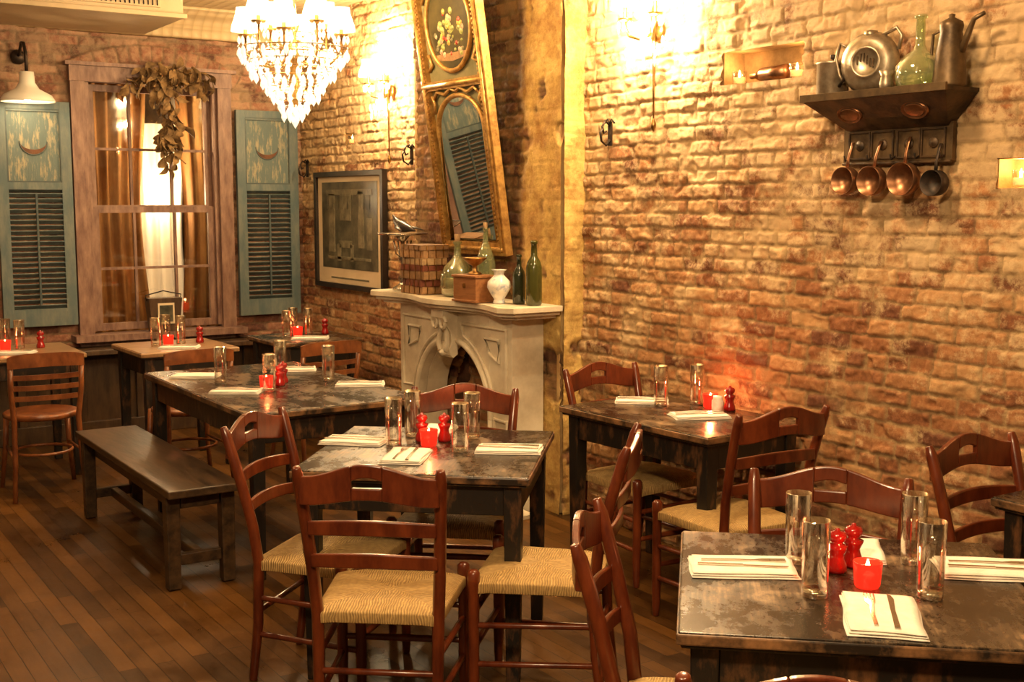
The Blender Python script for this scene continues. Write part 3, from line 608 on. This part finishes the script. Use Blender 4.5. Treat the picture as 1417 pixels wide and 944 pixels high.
# ------------------------------------------------------------------ sconces
def shade(b,X,r0=.038,r1=.062,h=.10):
    b.lathe([(r1,0),(r1*.93,h*.25),(r0*1.08,h*.75),(r0,h)],'shade',X,24,closed=True)
def sconce(loc,rot,name,power=9,sc=1.0):
    b=MB(); random.seed(1)
    b.lathe([(0,0),(.05,0),(.045,.012),(.02,.02),(0,.03)],'brass',T(0,0,-.05)@XZ)
    b.tube([(0,-.02,-.48),(0,-.022,-.30),(0,-.022,-.15),(0,-.03,.0),(0,-.028,.12)],[.004,.006,.009,.011,.006],'brass'); b.lathe([(0,-.04),(.012,-.02),(.014,0),(.006,.02),(0,.03)],'brass',T(0,-.02,-.48),12)
    for s in (-1,1):
        b.tube([(0,-.03,-.06),(s*.04,-.07,-.09),(s*.09,-.10,-.07),(s*.11,-.11,-.02),(s*.11,-.11,.01)],.007,'brass')
        b.lathe([(0,-.005),(.032,.004),(.036,.012),(.01,.012),(.01,.075),(0,.075)],'brass',T(s*.11,-.11,0),16)
        b.lathe([(0,.07),(.011,.075),(.016,.10),(.006,.135),(0,.14)],'bulb',T(s*.11,-.11,0),12)
        shade(b,T(s*.11,-.11,.055),.042,.07,.11)
        for k in range(7):
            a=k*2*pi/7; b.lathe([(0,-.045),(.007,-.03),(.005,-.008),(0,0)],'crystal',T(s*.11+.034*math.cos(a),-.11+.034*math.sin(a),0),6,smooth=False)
    for k in range(26):
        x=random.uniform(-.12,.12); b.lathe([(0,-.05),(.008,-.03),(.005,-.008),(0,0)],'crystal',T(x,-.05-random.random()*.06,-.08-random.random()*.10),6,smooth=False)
    b.obj(name,loc,rot)
    Mx=T(*loc)@R(rot)
    for s in (-1,1): light('sconce_bulb',Mx@Vector((s*.11,-.125,.20)),power,(1,.74,.40),r=.025); light('sconce_bulb',Mx@Vector((s*.11,-.125,-.03)),power*1.0,(1,.74,.40),r=.02)
sconce((WX-.02,4.43,2.50),-pi/2,'wall_sconce',power=52)
sconce((WX-.02,7.14,2.42),-pi/2,'wall_sconce',power=34)
sconce((2.42,9.70,2.15),0,'wall_sconce',power=1.5); sconce((3.25,9.70,2.25),0,'wall_sconce',power=1.5)  # added sconces behind the panes, standing in for reflections of the room
def hook(loc):
    b=MB(); b.box((0,-.006,.0),(.02,.012,.12),'iron')
    b.tube([(0,-.01,.04),(0,-.05,.06),(0,-.075,.03),(0,-.06,.0),(0,-.04,.01)],.006,'iron',6); b.tube([(0,-.01,-.03),(0,-.04,-.06),(0,-.08,-.04),(0,-.09,.0),(0,-.075,.02)],.006,'iron',6)
    b.tube([(-.03,-.012,.05),(-.012,-.012,.07),(0,-.012,.05),(.012,-.012,.07),(.03,-.012,.05)],.005,'iron',6)
    b.obj('iron_coat_hook',loc,-pi/2+.3)
hook((WX-.03,4.77,1.99)); hook((WX-.03,6.84,1.95)); hook((WX-.03,8.5,1.9))
def votive(loc,mat='redglass',s=1.0,power=.35,col=(1,.35,.12)):
    b=MB(); b.lathe([(0,0),(.026,0),(.030,.006),(.034,.06),(.033,.062),(.030,.058),(.027,.012),(0,.008)],mat,closed=True,seg=20)
    b.lathe([(0,.009),(.026,.012),(.028,.035),(0,.036)],'wax',seg=16)
    b.lathe([(0,.036),(.005,.043),(.006,.05),(.002,.064),(0,.068)],'flame',seg=8)
    b.obj('votive_candle',loc); light('candle_flame',(loc[0],loc[1],loc[2]+.085),power,col,.01)
votive((WX+.03,3.93,2.16),'glass',power=1.6,col=(1,.55,.2)); votive((WX+.02,3.58,2.16),'glass',power=1.6,col=(1,.55,.2))
votive((WX+.02,7.82,2.06),'glass',power=1.0,col=(1,.55,.2)); votive((WX+.03,2.53,1.70),'glass',power=1.3,col=(1,.6,.25))
b=MB(); b.tube([(0,-.10,0),(0,.05,0)],[.035,.03],'copper',12); b.tube([(0,.05,0),(0,.09,0),(0,.12,0)],[.03,.013,.012],'copper',12); b.obj('clay_bottle',(WX+.05,3.76,2.198))
# ------------------------------------------------------------------ wall shelf with pots
b=MB(); w=.66
b.box((0,-.085,.0),(w,.19,.014),'tind'); b.box((0,-.184,.004),(w+.01,.012,.028),'tin')
vs=[(-w/2,-.180,-.0075),(w/2,-.180,-.0075),(w/2-.10,-.03,-.12),(-w/2+.10,-.03,-.12),(-w/2,-.0,-.0075),(w/2,0,-.0075),(w/2-.10,-.0,-.12),(-w/2+.10,0,-.12)]
b.add(vs,[(0,1,2,3),(4,0,3,7),(1,5,6,2),(3,2,6,7)],'tind')
b.box((0,-.015,-.175),(w-.16,.02,.14),'tin')
for x in (-.15,.15):
    X=T(x,-.112,-.062)@R(math.radians(-53),'X'); b.lathe([(0,.006),(.04,.006),(.045,.002),(.055,.008),(.06,0)],'copper',X@R(pi,'X')@Matrix.Scale(.65,4,(0,1,0)),20)
for x in (-.17,-.06,.06,.17):
    for (z,a,c) in ((-.128,.10,.007),(-.228,.10,.007)): b.box((x,-.028,z),(a-.008,.008,c),'tind')
    for q in (-.05,.05): b.box((x+q,-.028,-.178),(.007,.008,.107),'tind')
    b.lathe([(0,.008),(.018,.004),(.022,0)],'tind',T(x,-.026,-.178)@XZ,14)
b.tube([(-.25,-.028,-.247),(.25,-.028,-.247)],.006,'tind',6)
for i in range(5):
    x=-.22+i*.11; b.tube([(x,-.02,-.22),(x,-.05,-.235),(x,-.055,-.215)],.004,'iron',6)
b.obj('wall_shelf',(WX-.02,3.01,2.045),-pi/2,bevel=.002)
SZ=2.0525
b=MB(); b.lathe([(0,0),(.058,0),(.062,.01),(.062,.13),(.066,.135),(.059,.132),(.057,.012),(0,.008)],'pewter',closed=True); b.lathe([(0,.145),(.05,.14),(.064,.134)],'pewter',closed=True); b.lathe([(0,.145),(.01,.15),(.012,.165),(0,.168)],'iron',seg=10)
b.tube([(.06,0,.04),(.10,0,.06),(.11,0,.10),(.06,0,.12)],.006,'iron',6); b.obj('saucepan',(3.63,3.27,SZ),-2.0)
b=MB(); X=T(0,0,.118)@R(pi/2,'X')
b.lathe([(0,-.04),(.08,-.038),(.105,-.02),(.116,0),(.105,.02),(.08,.038),(.06,.04),(.058,.046),(.05,.046),(.048,.04),(0,.04)],'pewter',X,32)
b.tube([(.03,0,.21),(.10,0,.24),(.12,0,.21),(.11,0,.16)],.008,'pewter',8); b.lathe([(.025,.21),(.025,.235),(0,.24)],'pewter',seg=14)
b.tube([(-.09,0,.18),(-.12,0,.20),(-.135,0,.14),(-.12,0,.08),(-.10,0,.05)],.007,'pewter',8)
for k in range(6): b.box((-.03+k*.012,-.044,.125+.012*math.sin(k)),(.006,.006,.03),'tin')
b.obj('metal_canteen',(3.63,3.09,SZ),-pi/2+.3)
b=MB(); b.lathe([(0,0),(.022,0),(.025,.03),(.02,.055),(.028,.075),(.024,.075),(0,.03)],'pewter'); b.obj('metal_cup',(3.575,2.965,SZ))
b=MB(); b.lathe([(0,0),(.055,0),(.078,.015),(.085,.05),(.082,.085),(.055,.12),(.026,.14),(.018,.16),(.016,.25),(.024,.255),(.024,.265),(.016,.265)],'greenglass',closed=True)
b.obj('glass_decanter',(3.63,2.865,SZ))
b=MB(); b.lathe([(0,0),(.058,0),(.060,.01),(.050,.12),(.038,.19),(.042,.21),(.038,.225),(.01,.24),(.012,.25),(0,.255)],'tin')
b.tube([(.045,0,.12),(.07,0,.18),(.09,0,.225),(.13,0,.24)],[.014,.011,.009,.008],'tin',8); b.tube([(-.045,0,.20),(-.075,0,.19),(-.08,0,.12),(-.05,0,.05)],.006,'tin',6)
b.obj('metal_pitcher',(3.63,2.735,SZ),-pi/2)
def pan(y,r,mat,z,tilt):
    b=MB(); X=T(0,-.03,-.075-r)@R(pi/2,'X')
    b.lathe([(0,.0),(r*.93,0),(r,.008),(r*1.02,.05),(r*1.0,.05),(r*.9,.012),(0,.006)],mat,X,28,closed=True)
    b.tube([(0,-.05,-.08),(0,-.045,-.04),(0,-.03,0),(0,-.02,.02)],[.009,.007,.007,.009],mat,8,flat=.5)
    b.obj('hanging_copper_pan',(WX-.035,y,z),(0,tilt,-pi/2))
pan(3.205,.052,'copper',1.86,.0); pan(3.07,.055,'copper',1.86,.05); pan(2.935,.060,'copper',1.87,-.04); pan(2.80,.046,'iron',1.84,-.05)
# ------------------------------------------------------------------ chandelier
b=MB(); random.seed(11)
b.tube([(0,0,CEIL-2.40),(0,0,.25)],.006,'brass',6); b.lathe([(0,CEIL-2.40),(.06,CEIL-2.40),(.05,CEIL-2.43),(0,CEIL-2.45)],'brass')
b.lathe([(0,-.28),(.02,-.26),(.015,-.2),(.03,-.15),(.02,-.1),(.045,-.04),(.05,0),(.02,.04),(.015,.1),(.035,.15),(.02,.2),(.012,.26),(0,.27)],'brass')
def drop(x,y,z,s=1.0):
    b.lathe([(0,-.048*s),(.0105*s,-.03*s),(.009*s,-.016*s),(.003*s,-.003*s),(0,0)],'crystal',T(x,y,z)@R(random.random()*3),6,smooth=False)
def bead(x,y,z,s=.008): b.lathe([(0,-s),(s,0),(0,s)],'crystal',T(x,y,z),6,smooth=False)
NA=8
for k in range(NA):
    a=k*2*pi/NA+.2; c,s=math.cos(a),math.sin(a); rr=.25 if k%2 else .21; zz=.12 if k%2 else .17
    P=[(0.03,-.02),(.10,-.07),(.18,-.06),(rr,.0),(rr,zz-.03)]
    b.tube([(p[0]*c,p[0]*s,p[1]) for p in P],.006,'brass',6)
    b.lathe([(0,-.01),(.035,0),(.04,.01),(.01,.01),(.01,.06),(0,.06)],'brass',T(rr*c,rr*s,zz-.03),14)
    b.lathe([(0,.05),(.010,.055),(.015,.08),(.006,.11),(0,.115)],'bulb',T(rr*c,rr*s,zz-.03),10)
    shade(b,T(rr*c,rr*s,zz-.005),.045,.075,.12)
    for j in range(8):
        q=j*pi/4; drop(rr*c+.037*math.cos(q),rr*s+.037*math.sin(q),zz-.03,.9)
    a2=a+2*pi/NA
    for t in lin(0,1,9):
        aa=a+(a2-a)*t; r2=.235-.03*math.sin(pi*t); bead(r2*math.cos(aa),r2*math.sin(aa),.07-.07*math.sin(pi*t)); 
        if int(t*8)%2==0: drop(r2*math.cos(aa),r2*math.sin(aa),.06-.07*math.sin(pi*t),1.1)
for (r,z,n,sc) in ((.285,.02,14,1.3),(.255,-.01,16,1.2),(.23,-.04,24,1.2),(.21,-.08,24,1.3),(.17,-.12,22,1.3),(.14,-.16,20,1.3),(.115,-.20,16,1.35),(.08,-.24,12,1.4),(.045,-.275,7,1.4),(.0,-.30,1,1.8),(.10,.10,16,1.0),(.13,.02,20,1.0)):
    for j in range(n):
        a=j*2*pi/n+z*7; jr=random.uniform(-.014,.014); drop((r+jr)*math.cos(a),(r+jr)*math.sin(a),z+random.uniform(-.015,.015),sc)
        if n>1: bead(r*math.cos(a+.1),r*math.sin(a+.1),z+.006,.007)
    if r>.03: b.tube([(r*math.cos(a),r*math.sin(a),z+.004) for a in lin(0,2*pi*23/24,24)],.003,'brass',5,closed=True)
CH=(2.53,5.95,2.42)
b.obj('crystal_chandelier',CH)
for k in range(4):
    a=k*pi/2+.6; light('chandelier_bulb',(CH[0]+.23*math.cos(a),CH[1]+.23*math.sin(a),CH[2]+.31),20)
light('chandelier_core',(CH[0],CH[1],CH[2]-.10),12,r=.05)
# ------------------------------------------------------------------ chairs
def chair_mesh():
    b=MB()
    for s in (-1,1):
        b.tube([(s*.178,-.225,0),(s*.18,-.20,.2),(s*.183,-.19,.42),(s*.19,-.205,.55),(s*.20,-.245,.72),(s*.208,-.285,.86),(s*.210,-.297,.895)],[.015,.018,.019,.019,.0185,.018,.012],'chair',10)
        b.lathe([(0,0),(.013,0),(.016,.04),(.0185,.12),(.0185,.40),(.021,.43),(.021,.465),(.012,.475),(0,.476)],'chair',T(s*.205,.195,0),12)
        for z,z2 in ((.16,.17),(.29,.30)): b.tube([(s*.18,-.20,z2),(s*.205,.195,z)],.0105,'chair',8)
    for z in (.21,.33): b.tube([(-.205,.195,z),(0,.197,z),(.205,.195,z)],[.010,.013,.010],'chair',8)
    b.tube([(-.18,-.20,.25),(.18,-.20,.25)],.0105,'chair',8)
    def yc(zm): 
        base=-.19-max(0,zm-.45)*.245
        return lambda x: base-.028*(1-(x/.2)**2)-.009
    hi=lambda x: .885+.022*math.cos(x/.20*pi)*1.0+.004
    lo=lambda x: .795+.012*math.cos(x/.2*pi)
    f=yc(.85); xs=lin(-.205,.205,25)
    xl=[x for x in xs if x<=-.049]+[-.045]; xr=[-x for x in reversed(xl)]; xm=lin(-.045,.045,9)
    hh=lambda x: .862+.010*math.cos(x/.045*pi/2); hl=lambda x: .842
    for xx,l_,h_ in ((xl,lo,hi),(xr,lo,hi),(xm,lo,hl),(xm,hh,hi)): b.strip(xx,l_,h_,f,.018,'chair')
    for zc,ht in ((.705,.042),(.60,.040)):
        g=yc(zc); b.strip(lin(-.19,.19,17),lambda x:zc-ht/2+.008*math.cos(x/.19*pi/2),lambda x:zc+ht/2+.012*math.cos(x/.19*pi/2),g,.014,'chair')
    n=15; vs=[];fs=[]
    for j in range(n):
        v=j/(n-1)*2-1
        for i in range(n):
            u=i/(n-1)*2-1
            y=.205*v; hw=.20+.012*v + .004
            e=max(abs(u),abs(v)); z=.455-.020*e**6-.007*(1-min(abs(abs(u)-abs(v))*4,1))
            vs.append((u*hw,y,z))
    for j in range(n-1):
        for i in range(n-1): a=j*n+i; fs.append((a,a+1,a+n+1,a+n))
    o=len(vs)
    vs+=[(x,y,z-.035) for x,y,z in vs[:]]
    fs+=[tuple(reversed([k+o for k in f_])) for f_ in fs[:]]
    edge=[i for i in range(n)]+[j*n+n-1 for j in range(1,n)]+[(n-1)*n+i for i in range(n-2,-1,-1)]+[j*n for j in range(n-2,0,-1)]
    for k in range(len(edge)): a,c=edge[k],edge[(k+1)%len(edge)]; fs.append((a,a+o,c+o,c))
    b.add(vs,fs,'rush',True)
    return b.mesh('ladderback_chair')
CM=chair_mesh()
def chair(x,y,fx,fy): 
    o=place(CM,'dining_chair',(x,y,0),math.atan2(-fx,fy)); bv=o.modifiers.new('b','BEVEL'); bv.width=.004; bv.segments=2; bv.limit_method='ANGLE'; bv.angle_limit=math.radians(50); return o
chair(1.67,3.25,.627,.779); chair(1.71,3.77,.65,-.76); chair(2.30,3.93,-.64,-.77); chair(2.22,3.20,-.72,.69)
chair(1.89,2.03,.72,-.69); chair(2.31,2.07,-.78,-.62); chair(3.37,4.08,.05,-1); chair(3.21,3.35,.07,1); chair(3.30,2.05,.0,-1); chair(1.59,1.485,.64,.77)
def bent_mesh():
    b=MB()
    for s in (-1,1):
        b.tube([(s*.19,-.24,0),(s*.175,-.20,.25),(s*.17,-.185,.45),(s*.185,-.215,.62),(s*.185,-.24,.76)],[.014,.015,.016,.015,.015],'bentwood',8)
        b.tube([(s*.20,.21,0),(s*.175,.18,.25),(s*.165,.165,.44)],[.013,.015,.017],'bentwood',8)
    b.strip(lin(-.20,.20,15),lambda x:.755-.01*(x/.2)**2,lambda x:.83-.02*(x/.2)**4,lambda x:-.25-.035*(1-(x/.2)**2),.015,'bentwood')
    for z in (.56,.62,.68): b.strip(lin(-.18,.18,13),lambda x:z,lambda x:z+.028,lambda x:-.205-(z-.55)*.2-.03*(1-(x/.18)**2),.010,'bentwood')
    b.lathe([(0,.435),(.19,.435),(.205,.445),(.205,.465),(.195,.47),(0,.462)],'bentwood',seg=32)
    b.tube([(.16*math.cos(a),.16*math.sin(a),.24) for a in lin(0,2*pi*23/24,24)],.009,'bentwood',6,closed=True)
    b.tube([(.185,-.19,.25),(.17,.17,.25)],.008,'bentwood',6); b.tube([(-.185,-.19,.25),(-.17,.17,.25)],.008,'bentwood',6)
    return b.mesh('bentwood_chair')
BM=bent_mesh()
for x,y,r in ((1.43,7.10,-.05),(2.18,6.80,.0),(2.95,6.74,.06)): place(BM,'bentwood_chair',(x,y,0),r)
# ------------------------------------------------------------------ tables
def table(cx,cy,w,d,rot,name='dining_table',h=.75,top='tabletop',leg='tableleg',lt=.062):
    b=MB()
    b.box((0,0,h-.013),(w-.008,d-.008,.026),top)
    b.box((0,0,h-.0165),(w,d,.025),'edge' if top=='tabletop' else top)
    b.box((0,0,h-.034),(w-.02,d-.02,.01),leg)
    ins=.03+lt/2
    for sx in (-1,1):
        for sy in (-1,1): b.box((sx*(w/2-ins),sy*(d/2-ins),(h-.036)/2),(lt,lt,h-.036),leg,tz=.72)
    for s in (-1,1):
        b.box((0,s*(d/2-ins+.010),h-.09),(w-2*ins-lt+.004,.024,.105),leg); b.box((s*(w/2-ins+.010),0,h-.09),(.024,d-2*ins-lt+.004,.105),leg)
    return b.obj(name,(cx,cy,0),rot,bevel=.004)
table(2.185,1.865,.81,.80,math.radians(-42))
table(2.11,3.76,.82,.82,math.radians(-41))
table(2.23,5.57,.86,1.52,.0)
table(3.36,3.83,.58,.92,math.radians(3))
table(2.32,7.45,.62,.62,.02,top='tan_wood')
table(1.40,7.70,.72,.66,0,top='tan_wood')
table(3.21,7.46,.60,.58,0)
table(3.45,1.80,.50,.80,0)
b=MB(); b.box((0,0,.435),(.32,1.60,.035),'bench'); b.box((0,0,.37),(.20,1.30,.07),'bench')
for sx in (-1,1):
    for sy in (-1,1): b.box((sx*.12,sy*.70,.21),(.062,.062,.41),'bench',tz=.9)
for sy in (-1,1): b.box((0,sy*.70,.385),(.17,.05,.06),'bench'); b.box((0,sy*.70,.13),(.18,.035,.05),'bench')
b.box((0,0,.13),(.04,1.36,.045),'bench')
b.obj('wooden_bench',(1.62,5.64,0),0,bevel=.005)
# ------------------------------------------------------------------ table settings
TZ=.7505
b=MB(); b.lathe([(.0295,.004),(.031,.10),(.0325,.178),(.0315,.180),(.0295,.10),(.0275,.02)],'glass',closed=True,seg=28)
b.lathe([(0,0),(.028,0),(.0295,.004),(.0296,.012),(.0275,.018),(0,.016)],'glassbase',closed=True,seg=28); GM=b.mesh('highball')
def glass(*ps):
    for x,y in ps: place(GM,'drinking_glass',(x,y,TZ))
def nap_mesh(w,d,seed):
    # folded cloth: three soft layers with rounded folds and gentle waves
    b=MB(); rr=random.Random(seed)
    for k in range(3):
        nx,ny=17,11; ins=.003*k; p1,p2=rr.random()*6,rr.random()*6; vs=[]; fs=[]
        z0=.0052*k; th=.0050
        for layer in (0,1):
            for j in range(ny):
                for i in range(nx):
                    u=i/(nx-1)*2-1; v=j/(ny-1)*2-1
                    x=u*(w/2-ins)+.002*math.sin(v*3+p1)+.006*k*v*(rr.random()*0+.3); y=v*(d/2-ins)+.002*math.sin(u*4+p2)
                    e=max(abs(u),abs(v))**8
                    z=z0+(th*(1-.5*e)+.0009*math.sin(u*5+p1)*math.cos(v*4+p2) if layer else th*.15*e)
                    vs.append((x,y,z))
        o=nx*ny
        for j in range(ny-1):
            for i in range(nx-1): a=j*nx+i; fs.append((a+o,a+1+o,a+nx+1+o,a+nx+o)); fs.append((a,a+nx,a+nx+1,a+1))
        edge=[i for i in range(nx)]+[j*nx+nx-1 for j in range(1,ny)]+[(ny-1)*nx+i for i in range(nx-2,-1,-1)]+[j*nx for j in range(ny-2,0,-1)]
        for q in range(len(edge)): a,c=edge[q],edge[(q+1)%len(edge)]; fs.append((a,c,c+o,a+o))
        b.add(vs,fs,'linen',True)
    return b.mesh('napkin')
NMS=[nap_mesh(.24,.15,s) for s in (1,2,3)]
def fork_mesh():
    b=MB(); b.strip(lin(-.10,.035,10),lambda y:.0,lambda y:.0022,lambda y:-.004-.004*abs((y+.03)/.1),.009,'steel')
    b.poly([(.03,-.004),(.05,-.011),(.07,-.012),(.07,.012),(.05,.011),(.03,.004)],0,.002,'steel')
    for k in range(4): b.box((.088,-.0105+k*.007,.001),(.04,.0032,.002),'steel')
    return b.mesh('fork')
def knife_mesh():
    b=MB(); b.poly([(-.11,-.006),(0,-.005),(0,.005),(-.11,.006)],0,.003,'steel'); b.poly([(0,-.005),(.08,-.009),(.105,-.004),(.11,.004),(0,.005)],0,.0015,'steel'); return b.mesh('knife')
FM,KM=fork_mesh(),knife_mesh()
NC=[0]
def napkin(x,y,r,cut=True,s=1):
    NC[0]+=1; o=place(NMS[NC[0]%3],'folded_napkin',(x,y,TZ),r+random.uniform(-.04,.04)); o.scale=(s,s,1)
    if cut:
        for me,nm,off in ((FM,'dinner_fork',.022),(KM,'table_knife',-.022)):
            place(me,nm,(x-math.sin(r)*off,y+math.cos(r)*off,TZ+.0165),r+.05*random.uniform(-1,1))
def mill(x,y,mat='redpaint',h=.105):
    b=MB(); k=h/.105; b.lathe([(0,0),(.024,0),(.026,.008),(.024,.02),(.018,.035),(.017,.045),(.023,.058),(.025,.066),(.012,.072),(.020,.080),(.023,.09),(.018,.10),(.006,.103),(.006,.108),(0,.110)],mat,Matrix.Scale(k,4)); b.obj('pepper_mill',(x,y,TZ))
def cand(x,y,p=.6): votive((x,y,TZ),'redglass',power=p,col=(1,.22,.07))
def cup(x,y):
    b=MB(); b.lathe([(0,0),(.022,0),(.026,.01),(.026,.05),(.02,.06),(.02,.07),(0,.072)],'saltglass',seg=16); b.obj('salt_shaker',(x,y,TZ))
glass((2.035,1.84),(2.195,2.045),(2.43,1.88),(2.25,1.69)); napkin(2.04,2.08,math.radians(-39),s=1.08); napkin(2.05,1.66,math.radians(45),s=1.1); napkin(2.54,1.73,math.radians(-40),s=1.1); napkin(2.39,2.02,math.radians(45),cut=False,s=.85)
mill(2.22,1.94);mill(2.29,1.95);cand(2.19,1.82,.9)
glass((2.02,3.89),(2.16,4.00),(2.17,3.66),(2.33,3.84)); napkin(1.93,4.03,math.radians(-45)); napkin(1.96,3.68,math.radians(50)); napkin(2.33,3.58,math.radians(-40)); napkin(2.29,4.04,math.radians(45),cut=False,s=.85)
mill(2.15,3.91);mill(2.22,3.86);cand(2.13,3.82)
glass((2.02,5.76),(2.50,5.52),(2.12,5.36),(2.38,5.86)); napkin(1.98,6.02,math.radians(-30),cut=False); napkin(1.98,5.42,math.radians(-35)); napkin(2.50,5.97,math.radians(-25)); napkin(2.57,5.30,math.radians(-30))
cand(2.14,5.45); mill(2.23,5.50); mill(2.28,5.58)
glass((3.42,4.02),(3.58,3.96)); napkin(3.42,4.15,math.radians(-40)); napkin(3.38,3.72,math.radians(-25)); cand(3.57,3.86,2.6); mill(3.59,3.76); cup(3.52,3.76)
for (cx_,cy_) in ((2.32,7.45),(1.40,7.72),(3.21,7.48)):
    glass((cx_-.12,cy_),(cx_+.06,cy_+.06),(cx_+.0,cy_+.18)); cand(cx_-.03,cy_+.03,.4); mill(cx_+.18,cy_+.05); napkin(cx_-.02,cy_-.16,-.5)
# ------------------------------------------------------------------ lights
def area(name,loc,size,power,col,rot=(0,0,0)):
    l=bpy.data.lights.new(name,'AREA'); l.energy=power; l.color=col; l.size=size; l.shape='DISK'
    o=bpy.data.objects.new(name,l); o.location=loc; o.rotation_euler=rot; COL.objects.link(o)
W=(1,.66,.33)
area('ceiling_fill',(1.0,.6,2.95),.4,38,W); area('ceiling_fill',(2.5,2.8,2.95),.3,52,W); area('ceiling_fill',(.6,4.6,2.95),.35,18,W); area('ceiling_fill',(1.4,6.9,2.78),.35,26,W)  # added fill lights at ceiling height, no fixtures behind them
area('side_fill',(.2,1.2,2.6),.25,75,(1,.70,.38),(math.radians(68),0,math.radians(-57)))  # added fill aimed across the tables at the right wall
w=bpy.data.worlds.new('World'); bpy.context.scene.world=w; w.use_nodes=True
w.node_tree.nodes['Background'].inputs[0].default_value=(1,.58,.27,1); w.node_tree.nodes['Background'].inputs[1].default_value=.14
# ------------------------------------------------------------------ camera
cam=bpy.data.cameras.new('camera'); cam.lens=1650/1417*36; cam.sensor_width=36; cam.clip_start=.05
co=bpy.data.objects.new('camera',cam); co.location=(0,0,1.65); co.rotation_euler=(pi/2-math.atan(192/1650),0,math.radians(-33.2)); COL.objects.link(co)
bpy.context.scene.camera=co
bpy.context.scene.view_settings.view_transform='Standard'
